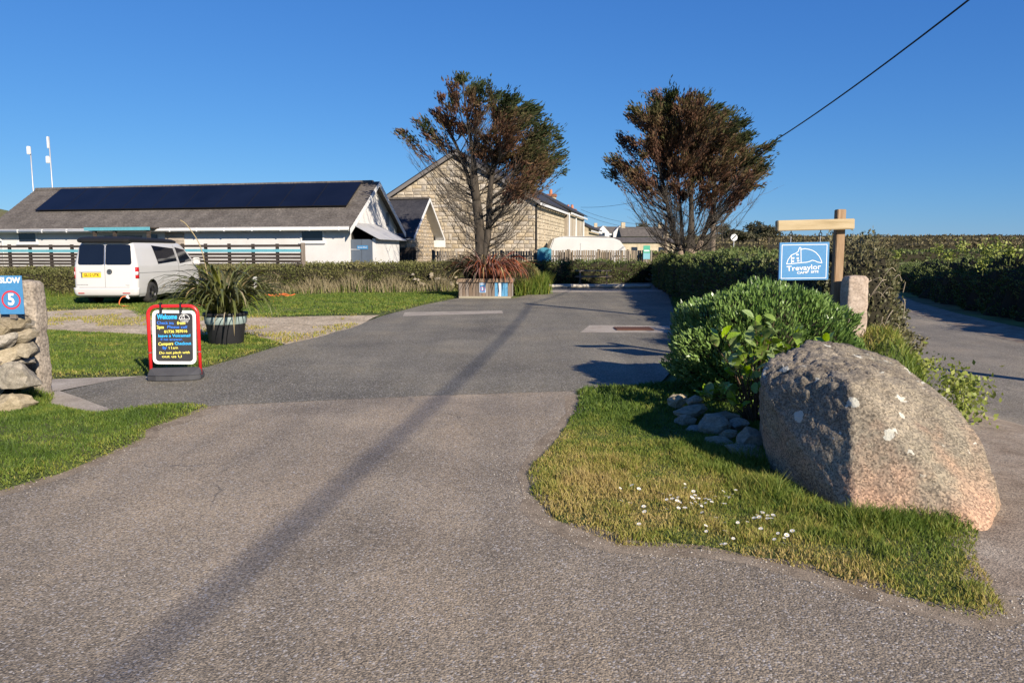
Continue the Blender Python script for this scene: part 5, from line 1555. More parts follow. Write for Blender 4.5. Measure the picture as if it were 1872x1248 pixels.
def hedge(name, label, path, width, height, n, leafm, ls, k=60, cat='hedge', core=M_core, lw_=.5, bump=.16, seed=0, sharp=.62, zf=None, group=None):
    path = np.array(path, float)
    s = np.concatenate([[0], np.cumsum(np.hypot(*np.diff(path[:, :2], axis=0).T))]); tot = s[-1]
    t = np.linspace(0, tot, k)
    cx = np.interp(t, s, path[:, 0]); cy = np.interp(t, s, path[:, 1])
    W = np.interp(t, s, np.broadcast_to(width, (len(path),))); H = np.interp(t, s, np.broadcast_to(height, (len(path),)))
    tx = np.gradient(cx); ty = np.gradient(cy); l = np.hypot(tx, ty); nx, ny = ty / l, -tx / l
    endr = np.minimum(np.minimum(t, tot - t) / (0.5 * W + 1e-6), 1.0); es = np.sqrt(np.maximum(0.0, 1 - (1 - endr) ** 2)) * .95 + .05
    m = 15
    a = np.linspace(0, np.pi, m)
    ca = np.sign(np.cos(a)) * np.abs(np.cos(a)) ** sharp; sa = np.sin(a).clip(0) ** sharp
    root = thing(name, label, cat, (float(cx[0]), float(cy[0]), 0.0), 0, group)
    ox, oy = float(cx[0]), float(cy[0])
    zg = (zf or zfun)(cx, cy) - .05
    def surf(i_t, i_a, out):
        """i_t in station units, i_a in radians; arrays"""
        f0 = np.clip(np.floor(i_t).astype(int), 0, k - 2); fr = i_t - f0
        g = lambda A: A[f0] * (1 - fr) + A[f0 + 1] * fr
        w_ = g(W) * g(es); hgt = g(H) * g(es) ** .6
        c_ = np.sign(np.cos(i_a)) * np.abs(np.cos(i_a)) ** sharp; s_ = np.sin(i_a).clip(0) ** sharp
        pxx, pyy = g(cx), g(cy)
        nb_ = bump * ((vnoise(pxx * 1.0 + 7 * i_a, pyy + 3 * i_a, .9, seed) - .5) * 1.6 + (vnoise(pxx + 5 * i_a, pyy - 4 * i_a, .3, seed + 1) - .5) * .8)
        rad = 1 + nb_ / np.maximum(.3, w_ / 2)
        off = (w_ / 2 * c_) * rad + out * np.cos(i_a)
        z = g(zg) + hgt * s_ * (1 + nb_ * .6) + out * np.sin(i_a)
        return np.stack([pxx + g(nx) * off - ox, pyy + g(ny) * off - oy, z], -1), np.stack([g(nx) * np.cos(i_a), g(ny) * np.cos(i_a), np.sin(i_a)], -1)
    TT, AA = np.meshgrid(np.arange(k).astype(float), a, indexing='ij')
    V, _ = surf(TT.ravel(), AA.ravel(), -.06)
    ix = np.arange(k * m).reshape(k, m)
    F = np.stack([ix[:-1, :-1], ix[:-1, 1:], ix[1:, 1:], ix[1:, :-1]], -1).reshape(-1, 4)
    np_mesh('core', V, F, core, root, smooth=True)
    it = RNG.uniform(0, k - 1.001, n); ag = np.linspace(0.002, np.pi - .002, 400)
    px_, pz_ = np.mean(W) / 2 * np.sign(np.cos(ag)) * np.abs(np.cos(ag)) ** sharp, np.mean(H) * np.sin(ag) ** sharp
    al = np.concatenate([[0], np.cumsum(np.hypot(np.diff(px_), np.diff(pz_)))])
    ia = np.interp(RNG.uniform(0, al[-1], n), al, ag)
    C, N = surf(it, ia, RNG.normal(.0, .045, n) + .0)
    rn = np.clip(vnoise(C[:, 0] + ox, C[:, 1] + oy + C[:, 2], .8, seed + 4) * .6 + RNG.uniform(0, .5, n), 0, 1)
    leaves('foliage', C, N + np.array([0, 0, .5]), ls, ls * lw_, leafm, root, rn)
    return root, surf, k
h1, s1, k1 = hedge('clipped_hedge', 'long clipped olive green hedge along the back of the lawn', [(-25, 27.6), (-18, 28.3), (-12, 29.4), (-6, 31.2), (-2.4, 32.4), (-1.2, 32.6)], 1.5, [1.04, 1.06, 1.12, 1.25, 1.3, 1.28], 75000, M_hedge, .085, k=120)
# rough stones showing at the foot of the hedge, and dry grass along it
for i in range(26):
    t_ = RNG.uniform(.86, .985) * (k1 - 1)
    C, N = s1(np.array([t_]), np.array([np.pi * RNG.uniform(.012, .055)]), np.array([.0]))
    o = link('stone', RK[i % 14], h1); o.location = C[0] + np.array([0, 0, 0.05 + .35 * RNG.random()]); q = RNG.uniform(.07, .12); o.scale = (q * 1.2, .1, q * .8); o.rotation_euler = (0, random.uniform(-.3, .3), random.uniform(0, 6))
def fringe(path, n, h, w_, m_, name, parent=None, lo=0.0, hi=1.0, rndm=(.5, .2), spread=.2):
    path = np.array(path, float); s = np.concatenate([[0], np.cumsum(np.hypot(*np.diff(path, axis=0).T))])
    t = RNG.uniform(lo, hi, n) * s[-1]
    X = np.interp(t, s, path[:, 0]) + RNG.normal(0, spread, n); Y = np.interp(t, s, path[:, 1]) + RNG.normal(0, spread, n)
    return blades(name, X, Y, zfun(X, Y) - .02, h * (.4 + vnoise(X, Y, .6, 9)), w_, m_, parent, np.clip(RNG.normal(rndm[0], rndm[1], n), 0, 1), .5)
fringe([(-25, 26.7), (-18, 27.4), (-12, 28.5), (-6, 30.3), (-2.6, 31.5)], 7000, .38, .022, M_blade, 'long_grass', rndm=(.35, .2))
fringe([(-12, 28.5), (-6, 30.25), (-2.6, 31.4)], 3600, .62, .022, M_straw, 'dry_grass', spread=.14)
def shrub(name, label, c, r, n, leafm, ls, lw_=.35, sharp=.8, seed=0, cat='shrub', up=.5, rb=(.0, 1.0), group=None, core=.86, bump=.13):
    root = thing(name, label, cat, (c[0], c[1], 0), 0, group)
    q = RNG.normal(0, 1, (n, 3)); q[:, 2] = np.where(q[:, 2] < 0, q[:, 2] * .75, q[:, 2]); q = unit(q)
    def sup(d):
        d2 = np.sign(d) * np.abs(d) ** sharp
        nb_ = 1 + bump * ((vnoise(d[:, 0] * 3 + seed, d[:, 1] * 3 + d[:, 2] * 2, .7, seed) - .5) * 1.8 + (vnoise(d[:, 0] * 3 + d[:, 2], d[:, 1] * 3 - d[:, 2] * 2, .22, seed + 3) - .5))
        return d2 * np.array(r) * nb_[:, None]
    C = sup(q) * (1 - np.abs(RNG.normal(0, .06, n)))[:, None] + np.array([0, 0, c[2]])
    k = C[:, 2] > .04; C, q = C[k], q[k]
    bmm = bmesh.new(); bmesh.ops.create_icosphere(bmm, subdivisions=4, radius=1)
    d = np.array([v.co[:] for v in bmm.verts]); V = sup(d) * core + np.array([0, 0, c[2]]); V[:, 2] = np.maximum(V[:, 2], -.05)
    for v, p in zip(bmm.verts, V): v.co = p
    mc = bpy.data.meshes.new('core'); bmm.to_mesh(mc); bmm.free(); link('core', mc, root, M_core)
    rn = np.clip(rb[0] + (rb[1] - rb[0]) * (.5 * vnoise(C[:, 0] * 2, C[:, 1] * 2 + C[:, 2], .5, seed) + RNG.uniform(0, .5, len(C))), 0, 1)
    leaves('foliage', C, q + np.array([0, 0, up]), ls, ls * lw_, leafm, root, rn, jitter=.45)
    return root
M_esc = mat('glossy evergreen leaf', [(0.055, 0.105, 0.02), (0.11, 0.19, 0.04), (0.18, 0.275, 0.07), (0.26, 0.34, 0.13)], scale=2, rough=.38, spec=.55, attr=True, attrmix=.15, trans=.15)
shrub('evergreen_shrub', 'dense dark evergreen shrub below the hanging camp site sign', (2.84, 8.4, .53), (1.0, 1.0, .68), 36000, M_esc, .075, .28, .86, 3, up=.9, bump=.17)
M_euo = mat('bright euonymus leaf', [(0.13, 0.21, 0.03), (0.20, 0.29, 0.05), (0.30, 0.36, 0.09)], scale=9, rough=.35, spec=.5, objrand=.3, trans=.25)
def euo_leaf(seed):
    rn = random.Random(seed); v = []; f = []
    prof_ = [(0, .004), (.2, .22), (.5, .32), (.8, .2), (1, .004)]
    for t, w_ in prof_:
        b_ = .18 * math.sin(t * 2.2) ; v += [(-w_, t, b_ + w_ * .25), (0, t, b_), (w_, t, b_ + w_ * .25)]
    for i in range(4):
        a_ = i * 3; f += [(a_, a_ + 1, a_ + 4, a_ + 3), (a_ + 1, a_ + 2, a_ + 5, a_ + 4)]
    me = bpy.data.meshes.new('leaf'); me.from_pydata(v, [], f); me.polygons.foreach_set('use_smooth', [True] * len(f)); me.materials.append(M_euo)
    return me
EL = euo_leaf(1)
eu = thing('euonymus_shrub', 'leggy yellow green broad leaved shrub between the evergreen shrub and the boulder', 'shrub', (2.28, 6.85, 0))
stm = MB(); tips = []
for i in range(44):
    q = random.uniform(0, 6.28); rr = math.sqrt(random.random())
    tip = Vector((.62 * rr * math.cos(q) + .08, .45 * rr * math.sin(q) - .1, random.uniform(.5, 1.12) - .28 * rr))
    b_ = Vector((random.uniform(-.12, .12), random.uniform(-.12, .12), 0))
    mid = b_.lerp(tip, .5) + Vector((0, 0, .1))
    stm.tube([b_, mid, tip], [.009, .006, .003], 5); tips.append((mid, tip))
stm.build('stems', mat('red brown twig', [(0.10, 0.06, 0.035)], rough=.8), eu)
for i in range(300):
    mid, tip = tips[i % len(tips)]
    t = random.uniform(.25, 1.04); p = mid.lerp(tip, t)
    o = link('leaf', EL, eu); o.location = p + Vector((random.uniform(-.05, .05), random.uniform(-.05, .05), random.uniform(-.02, .03)))
    o.rotation_euler = Euler((random.uniform(.1, 1.1), random.uniform(-.5, .5), random.uniform(0, 6.28))); s_ = random.uniform(.085, .145); o.scale = (s_, s_, s_)
# hedge bank between drive and lane, starting behind the gate post
M_ivy = mat('ivy and bramble leaf', [(0.035, 0.05, 0.016), (0.075, 0.085, 0.03), (0.14, 0.125, 0.06), (0.22, 0.18, 0.10)], scale=1.2, rough=.5, attr=True, attrmix=.3, trans=.2)
ivh, _, _ = hedge('ivy_hedge', 'tangled ivy covered hedge end just right of the pink granite post', [(4.75, 9.75), (4.95, 10.6), (5.25, 12.5), (5.5, 14)], [1.0, 1.15, 1.2, 1.2], [1.55, 1.72, 1.7, 1.7], 26000, M_ivy, .055, k=40, cat='hedge', bump=.3, seed=5)
M_bram = mat('bare bramble stem', [(0.20, 0.165, 0.115), (0.28, 0.235, 0.17)], rough=.8)
for i in range(16):
    a0 = Vector((random.uniform(4.5, 4.95), random.uniform(9.3, 9.5), random.uniform(.6, 1.4)))
    d = Vector((random.uniform(-.2, .15), random.uniform(-.12, .0), random.uniform(-.3, .15)))
    o = MB().tube(smoothpath([a0, a0 + d * .5 + Vector((0, -.03, .07)), a0 + d], 3), [.007, .007, .006, .006, .005, .004, .002], 4).build('bramble_stem', M_bram, ivh)
    o.location = -Vector(ivh.location)
hedge('drive_hedge', 'long unclipped hedge bank between the drive and the lane', [(5.45, 13.2), (6.0, 19), (6.6, 24), (7.3, 30), (8.0, 36), (9.6, 45)], [1.5, 1.7, 1.8, 1.9, 2.0, 2.0], [1.6, 1.62, 1.62, 1.6, 1.55, 1.5], 46000, M_hedge_g, .085, k=110, seed=9, bump=.2, sharp=.4)
hedge('lane_bank', 'high dark hedge bank along the far side of the lane', [(14.8, 3), (15.0, 10), (15.5, 14.5), (16.4, 19), (18.2, 26.5), (20.0, 32), (24, 43), (30, 56)], [2.4] * 8, [2.25, 2.2, 2.15, 2.12, 1.95, 1.7, 1.4, 1.1], 70000, M_hedge_g, .10, k=150, seed=15, bump=.5)
M_alex = mat('alexanders leaf', [(0.16, 0.21, 0.03), (0.25, 0.29, 0.055), (0.36, 0.38, 0.10)], scale=4, rough=.5, attr=True, attrmix=.1, trans=.3)
for i, (x, y, z, s_) in enumerate([(5.55, 9.9, .1, .22), (5.2, 8.5, .0, .26), (4.7, 7.6, .0, .24), (4.35, 7.0, -.1, .2), (5.85, 10.6, .1, .2), (5.0, 8.0, .0, .22), (5.6, 11.2, .2, .25)]):
    r_ = thing('wild_plant', 'yellow green wild plant sprouting along the lane side of the verge', 'plant', (x, y, float(zfun(x, y))), 0, 'wild plants along the lane edge')
    nl = 170; C = RNG.normal(0, 1, (nl, 3)) * np.array([s_ * .55, s_ * .55, s_ * .45]) + np.array([0, 0, z + s_ * 1.0])
    leaves('foliage', C, np.array([[0, 0, .6]]) + RNG.normal(0, .5, (nl, 3)), .06, .04, M_alex, r_)
    st = MB()
    for q in range(5): st.tube([(random.uniform(-.05, .05), 0, -.02), (random.uniform(-.12, .12), random.uniform(-.1, .1), z + s_ * 1.1)], [.006, .003], 4)
    st.build('stems', M_flax, r_)
for i, (px, py, Y, s_) in enumerate([(1715, 452, 31, .4), (1758, 448, 28, .45), (1802, 452, 25, .45), (1822, 449, 24.5, .5), (1848, 455, 22.5, .4), (1798, 474, 23, .35), (1640, 464, 38, .4), (1735, 464, 28, .35)]):
    c = P(px, py, Y)
    r_ = thing('wild_plant', 'pale yellow green flower head plant topping the far lane bank', 'plant', (c.x, c.y, c.z - .5), 0, 'wild plants on top of the lane bank')
    nl = 80; C = RNG.normal(0, 1, (nl, 3)) * s_ * .3 + np.array([0, 0, .42])
    leaves('foliage', C, np.array([[0, 0, .6]]) + RNG.normal(0, .5, (nl, 3)), .12, .08, M_alex, r_)
    MB().tube([(0, 0, 0), (.02, 0, .5)], [.015, .008], 5).build('stem', M_flax, r_)
# scrub and hedges across the fields
for i, (pth, hh, n_, ls, m_) in enumerate([([(9.6, 58), (16, 60), (21, 62)], 1.5, 9000, .28, M_scrub), ([(14, 84), (60, 94), (110, 98)], 1.6, 8000, .42, M_hedge_g), ([(8, 128), (70, 140), (150, 150)], 2.0, 8000, .6, M_scrub), ([(-20, 210), (60, 225), (200, 235)], 2.4, 8000, .9, M_scrub), ([(-40, 330), (100, 350), (330, 360)], 3.2, 7000, 1.3, M_scrub)]):
    hedge('field_hedge', ['nearest scrubby brown hedge crossing the fields right of the drive', 'green field hedge in the second row beyond the lane', 'brown field hedge in the third row beyond the lane', 'distant brown scrub hedge in the fourth row under the skyline', 'farthest scrub hedge forming the skyline at right'][i], pth, 2.5 + i, hh * .8, n_, m_, ls, k=60, bump=.3 + .1 * i, seed=20 + i, group='hedges crossing the fields')
shrub('mounded_shrub', 'rounded grey green shrub mound at the drive side of the timber planter', (0.35, 30.6, .35), (.85, .85, .95), 9000, M_hedge, .09, .35, .9, 8)
fringe([(.4, 29.8), (.9, 29.9), (1.25, 30.4)], 1800, .6, .03, M_blade, 'long_grass', rndm=(.4, .2), spread=.16)
hedge('shade_shrubs', 'dark low shrubs growing along the foot of the board fence', [(-3.8, 39.6), (1.0, 40.4), (4.5, 41.6), (8.2, 43.3)], [1.2, 1.2, 1.3, 1.2], [1.0, 1.15, 1.2, 1.1], 14000, M_hedge_g, .12, k=50, seed=31, bump=.35)
hedge('end_hedge', 'sunlit brownish hedge over a stone foot at the far end of the drive', [(8.3, 43.6), (9.6, 44.0), (11.4, 43.6)], 1.1, [1.5, 1.6, 1.6], 6000, M_scrub, .12, k=20, seed=33, bump=.3)
rw = thing('rubble_wall', 'low sunlit rubble wall at the far end of the drive', 'stone wall', (8.6, 42.6, 0))
for i in range(60):
    o = link('stone', RK[i % 14], rw); q = RNG.uniform(.09, .16); o.location = (RNG.uniform(-1.1, 1.7), RNG.uniform(-.1, .1), RNG.uniform(.05, .75)); o.scale = (q * 1.3, .12, q * .8); o.rotation_euler = (0, random.uniform(-.2, .2), 0)
MB().box(-1.2, 1.8, .0, .3, -.05, .7).build('rubble_core', M_mortar, rw, bevel=.04)

# ------------------------------------------------------------------ windswept trees
M_bark = mat('dark bark', [(0.028, 0.022, 0.017), (0.05, 0.041, 0.032), (0.08, 0.065, 0.05)], scale=4, rough=.95, stretch=(3, 3, .6), bump=.5)
M_bark2 = mat('tan bark', [(0.13, 0.10, 0.075), (0.22, 0.165, 0.12), (0.28, 0.22, 0.165)], scale=3, rough=.95, stretch=(3, 3, .6), bump=.5)
M_twig = mat('grey twig', [(0.06, 0.05, 0.04), (0.10, 0.086, 0.07), (0.15, 0.13, 0.11)], scale=3, rough=.9, attr=True, attrmix=.1)
M_spray = mat('cypress spray', [(0.125, 0.062, 0.040), (0.155, 0.088, 0.05), (0.115, 0.088, 0.04), (0.07, 0.072, 0.025), (0.032, 0.048, 0.017)], scale=1, rough=.8, spec=.2, attr=True, attrmix=.0, trans=.2, pos=[0, .3, .5, .7, 1])
def twigs(name, A, B, C, r0, m_, parent, kind=True):
    """three-point bent twigs, triangular section"""
    A, B, C = (np.asarray(q, float) for q in (A, B, C)); n = len(A)
    r0 = np.broadcast_to(np.asarray(r0, float), (n,))[:, None]
    D = unit(C - A); S = unit(np.cross(D, RNG.normal(0, 1, (n, 3)))); N = np.cross(D, S)
    V = []
    for Q, f in ((A, 1.0), (B, .7), (C, .25)):
        for a in (0, 2.094, 4.189): V.append(Q + (S * math.cos(a) + N * math.sin(a)) * r0 * f)
    V = np.stack(V, 1).reshape(-1, 3)
    i = np.arange(n)[:, None] * 9
    F = np.concatenate([np.concatenate([i + l * 3 + j, i + l * 3 + (j + 1) % 3, i + l * 3 + 3 + (j + 1) % 3, i + l * 3 + 3 + j], 1) for l in (0, 1) for j in range(3)], 0)
    o = np_mesh(name, V, F, m_, parent, np.repeat(RNG.uniform(0, 1, n), 9))
    if kind: o['kind'] = 'stuff'
    return o
def cypress(label, Y, base, stems, clumps, bare, zmin, barkm, seed, spread, wind):
    rn = random.Random(seed)
    root = thing('cypress_tree', label, 'tree', base, 0, 'windswept cypress trees')
    B0 = Vector(base)
    tk = MB(); sm_ = MB(); nodes = []
    for st in stems:
        pts = smoothpath([P(u, v, Y + dy) - B0 for u, v, dy, r in st], 5)
        rad = np.interp(np.linspace(0, len(st) - 1, len(pts)), range(len(st)), [s[3] for s in st])
        kk = max(2, int(len(pts) * (.42 if st is stems[0] else .25)))
        tk.tube(pts[:kk + 1], list(rad[:kk + 1]), 10); sm_.tube(pts[kk:], list(rad[kk:]), 8)
        nodes += [(p, r) for p, r in zip(pts, rad)]
    tk.build('trunk', barkm, root, smooth=True); sm_.build('stems', M_bark, root, smooth=True)
    lim = MB(); TA, TB, TC, TR = [], [], [], []
    LC, LD, LR_ = [], [], []
    ax = sum((p for p, r in nodes), Vector()) / len(nodes)
    def limb(c, r0, bow=.25):
        # leaves the stem well below its tip and bends upwards
        best = min(nodes, key=lambda q: abs((c - q[0]).z - 0.75 * (c - q[0]).xy.length - .25) + .35 * (c - q[0]).length + rn.uniform(0, .5))
        a = best[0]; d = c - a
        mid = a.lerp(c, .5) + Vector((0, 0, -bow * d.length * .35)) + Vector((rn.uniform(-.12, .12), rn.uniform(-.12, .12), rn.uniform(-.05, .05)))
        pts = smoothpath([a, a.lerp(mid, .5) + Vector((0, 0, -.02)), mid, c], 3)
        rs = np.linspace(min(r0, best[1] * .8), .008, len(pts))
        lim.tube(pts, list(rs), 5, cap=False)
        return pts
    for (u, v, rp, g) in clumps:
        r = rp * Y / FOC
        dy = rn.uniform(-1, 1) * spread * math.sqrt(max(.1, 1 - ((u - (base_px := stems[0][0][0])) / 190) ** 2))
        copies = [(u, v, dy, r)]
        if rp > 14: copies.append((u + rn.uniform(-14, 14), v + rn.uniform(-8, 10), -dy + rn.uniform(-.5, .5), r * .9))
        for (uu, vv, dd, r) in copies:
            c = P(uu, vv, Y + dd) - B0
            pts = limb(c, .02 + .05 * r)
            # sprays fan outwards from the limb's last part
            out = (c - Vector((ax.x, ax.y, c.z - .9)))
            out = out.normalized() + Vector((wind * .35, 0, .25)); out.normalize()
            n = int((640 if seed == 5 else 820) * (r / .35) ** 2 * rn.uniform(.8, 1.15))
            nt_ = max(5, int(n / 34))
            for q in range(nt_):
                a = pts[-1 - rn.randrange(0, 5)]
                e = c + Vector((rn.gauss(0, 1) * 1.05, rn.gauss(0, 1) * 1.0, rn.gauss(0, 1) * .62)) * r * .62 + out * r * .35
                m_ = a.lerp(e, .5) + Vector((0, 0, -.04))
                TA.append(a); TB.append(m_); TC.append(e); TR.append(.007)
                gg = g + rn.gauss(0, .13)
                for w_ in range(34):
                    t = rn.uniform(.35, 1.12)
                    p = a.lerp(e, t) + Vector((rn.gauss(0, .07), rn.gauss(0, .07), rn.gauss(0, .05)))
                    LC.append(p); LD.append((e - a).normalized() * .8 + out * .6); LR_.append(min(1, max(0, gg + rn.gauss(0, .1) + .18 * (p - c).dot(out) / r)))
    for (u, v) in bare:
        for _ in range(3):
            c = P(u + rn.uniform(-26, 26), v + rn.uniform(-26, 18), Y + rn.uniform(-1, 1) * spread) - B0
            pts = limb(c, .024, .4)
            for q in range(30):
                k = rn.randrange(len(pts) // 3, len(pts)); a = pts[k]
                d = (pts[-1] - pts[0]).normalized() * .55 + Vector((rn.gauss(0, .35), rn.gauss(0, .4), .35 + rn.gauss(0, .25)))
                e = a + d.normalized() * rn.uniform(.25, .75)
                TA.append(a); TB.append(a.lerp(e, .5) + Vector((0, 0, -.04))); TC.append(e); TR.append(.0065)
                for z in range(2):
                    a2 = a.lerp(e, rn.uniform(.3, .8)); e2 = a2 + (d.normalized() + Vector((rn.gauss(0, .4), rn.gauss(0, .4), rn.gauss(0, .3)))) * rn.uniform(.12, .3)
                    TA.append(a2); TB.append(a2.lerp(e2, .5)); TC.append(e2); TR.append(.004)
    lim.build('limbs', M_bark, root, smooth=True)
    twigs('twigs', TA, TB, TC, TR, M_twig, root)
    leaves('crown', LC, LD, .18, .05, M_spray, root, np.array(LR_), jitter=.32)
    return root
T1 = 31.0
b1 = P(880, 470, T1)
cl1 = [(842, 144, 13, .9), (834, 160, 12, .2), (872, 160, 15, .95), (887, 154, 9, 1), (806, 180, 8, .1), (831, 184, 13, .95), (797, 204, 9, .15), (819, 222, 14, .15), (784, 229, 11, .8), (766, 222, 8, .2), (737, 246, 9, .3), (753, 255, 9, .65), (790, 241, 9, .6), (816, 258, 10, .7),
       (909, 177, 13, .95), (937, 187, 17, 1), (959, 197, 15, 1), (966, 216, 18, .9), (919, 207, 20, .45), (944, 229, 22, .3), (900, 240, 13, .1), (987, 235, 16, .75), (1009, 250, 13, .85), (981, 252, 16, .85), (887, 270, 15, .15), (919, 279, 20, .3), (956, 279, 22, .55), (987, 285, 19, .6),
       (1022, 285, 11, .95), (1012, 297, 13, .25), (1025, 313, 9, .95), (981, 307, 17, .3), (950, 312, 14, .2), (937, 341, 15, .2), (969, 341, 14, .3), (850, 238, 12, .15), (820, 200, 9, .2), (800, 262, 8, .25), (776, 240, 8, .3), (860, 166, 9, .4), (896, 176, 9, .6), (925, 226, 11, .3), (890, 252, 11, .2), (872, 242, 10, .15), (1000, 268, 11, .6), (1000, 320, 11, .3), (870, 215, 11, .2), (882, 190, 11, .5), (838, 230, 9, .2), (905, 300, 13, .2), (862, 262, 9, .15), (845, 290, 9, .1), (850, 200, 10, .2), (862, 182, 9, .3), (905, 200, 10, .2), (935, 255, 14, .25), (965, 325, 12, .25)]
cypress('windswept brown and green cypress standing in front of the stone barn gable', T1, (b1.x, T1, 0), [[(878, 520, 0, .30), (880, 470, 0, .26), (876, 410, 0, .21), (868, 340, 0, .17), (864, 280, .1, .09), (852, 200, .2, .04), (846, 150, .2, .02)], [(884, 470, -.1, .17), (893, 420, -.1, .14), (896, 350, -.1, .11), (906, 280, -.2, .08), (925, 210, -.2, .03)], [(876, 400, .1, .12), (858, 330, .4, .09), (836, 270, .5, .06), (815, 225, .5, .03)]],
        cl1, [(800, 310), (815, 335), (830, 360), (800, 350), (840, 390), (850, 250), (880, 225), (960, 390), (935, 400), (985, 360), (1000, 330), (950, 370), (910, 380), (780, 290), (770, 265), (870, 320), (920, 330), (835, 300), (900, 300), (860, 280), (890, 210), (910, 250), (940, 300)], .4, M_bark, 5, 1.9, .8)
T2 = 30.0
b2 = P(1256, 492, T2)
cl2 = [(1204, 180, 14, .3), (1230, 177, 12, .9), (1259, 180, 14, .25), (1288, 177, 10, .95), (1308, 196, 9, .95), (1164, 203, 14, .6), (1158, 215, 12, .3), (1198, 198, 15, .7), (1224, 198, 17, .5), (1259, 200, 19, .25), (1288, 209, 17, .4), (1319, 215, 15, .6), (1345, 229, 15, .8), (1357, 250, 15, .8), (1138, 255, 12, .2), (1155, 258, 11, .2),
       (1190, 218, 17, .2), (1210, 235, 19, .25), (1241, 235, 19, .3), (1276, 235, 21, .35), (1311, 241, 20, .4), (1190, 258, 15, .25), (1224, 264, 22, .2), (1259, 267, 23, .25), (1293, 267, 23, .3), (1328, 267, 21, .4), (1354, 276, 14, .5), (1400, 270, 12, .75), (1383, 273, 9, .7), (1218, 290, 19, .2), (1253, 299, 22, .15), (1288, 299, 23, .2), (1322, 299, 21, .25),
       (1357, 304, 19, .55), (1386, 310, 15, .6), (1368, 327, 15, .25), (1334, 330, 15, .2), (1129, 293, 13, .35), (1149, 307, 15, .25), (1169, 313, 11, .3), (1172, 332, 10, .2), (1210, 350, 11, .2), (1250, 357, 12, .15), (1296, 359, 12, .2), (1335, 364, 9, .25), (1360, 346, 11, .3), (1150, 326, 9, .3), (1200, 333, 10, .2), (1238, 340, 11, .15), (1292, 342, 12, .2), (1342, 350, 9, .2), (1182, 338, 8, .2), (1262, 335, 10, .3), (1315, 345, 9, .2), (1123, 319, 9, .6), (1178, 287, 8, .2), (1218, 316, 13, .3), (1276, 322, 14, .25)]
cypress('dense rounded brown cypress on the hedge bank beside the drive end', T2, (b2.x, T2, 0), [[(1256, 530, 0, .36), (1258, 490, 0, .30), (1262, 455, 0, .20), (1264, 400, 0, .11), (1262, 320, 0, .07), (1255, 230, 0, .03)], [(1252, 500, -.1, .2), (1240, 450, -.2, .12), (1225, 400, -.2, .08), (1212, 330, -.2, .05), (1195, 250, -.2, .04)], [(1262, 480, .1, .2), (1282, 440, .1, .11), (1300, 390, .1, .07), (1318, 330, .1, .05), (1335, 270, .1, .03)], [(1250, 470, .3, .11), (1245, 400, .4, .07), (1240, 330, .5, .05), (1235, 260, .5, .03)]],
        cl2, [(1160, 340), (1180, 350), (1170, 380), (1190, 390), (1200, 350), (1210, 410), (1230, 370), (1250, 360), (1280, 370), (1300, 350), (1320, 380), (1340, 360), (1350, 370), (1310, 400), (1290, 410), (1220, 340), (1150, 330), (1365, 350), (1330, 345), (1240, 390), (1270, 390)], .4, M_bark2, 6, 2.2, .6)
# ------------------------------------------------------------------ poles, wires
M_pole = mat('telegraph pole timber', [(0.12, 0.09, 0.065), (0.18, 0.14, 0.105), (0.24, 0.19, 0.145)], scale=5, rough=.9, stretch=(4, 4, .3))
M_wire = mat('black cable', [(0.012, 0.012, 0.014)], rough=.6)
def tpole(label, x, y, z1, r=.13):
    z0 = float(zfun(x, y)) - .1
    t = thing('telegraph_pole', label, 'pole', (x, y, z0))
    MB().tube([(0, 0, 0), (0, 0, (z1 - z0) * .5), (0, 0, z1 - z0)], [r * 1.15, r, r * .8], 12).build('shaft', M_pole, t, smooth=True)
    for dz in (.25, .6): MB().tube([(-.16, 0, z1 - z0 - dz), (.16, 0, z1 - z0 - dz)], .02, 6).build('bolt', M_steel, t)
    MB().box(-.09, .09, -r - .05, -r + .02, z1 - z0 - .5, z1 - z0 - .15).build('junction_box', M_dark, t)
    return Vector((x, y, z1 - .15))
A = tpole('tall telegraph pole beyond the right edge of the picture', 10.55, 8.85, 9.0, .14)
B = tpole('tan telegraph pole showing at the right foot of the dense cypress', 12.1, 45.0, 6.5, .16)
C_ = tpole('dark distant telegraph pole left of the dense cypress', P(1218, 400, 72).x, 72, P(1218, 397, 72).z, .15)
D = Vector((6.2, -22.0, 8.3))
def wire(label, a, b, sag, r):
    pts = [a.lerp(b, t) + Vector((0, 0, -4 * sag * t * (1 - t))) for t in np.linspace(0, 1, 25)]
    o = MB().tube(pts, r, 6).build('overhead_wire', M_wire, smooth=True); tag(o, label, 'wire')
wire('thick black overhead cable rising to the top right from behind the dense cypress', A, B, .65, .026)
wire('overhead cable continuing behind the viewer, casting the long soft shadow on the drive', A, D, .35, .032)
for i, (u, v) in enumerate([(1062, 379), (1062, 383), (1066, 392)]):
    wire(['uppermost thin wire between the barn row and the poles', 'middle thin wire between the barn row and the poles', 'lowest thin wire between the barn row and the poles'][i], P(u, v, 68), C_ + Vector((0, 0, -.1 - .4 * i)) if i else B + Vector((0, 0, -.2)), .5, .012)

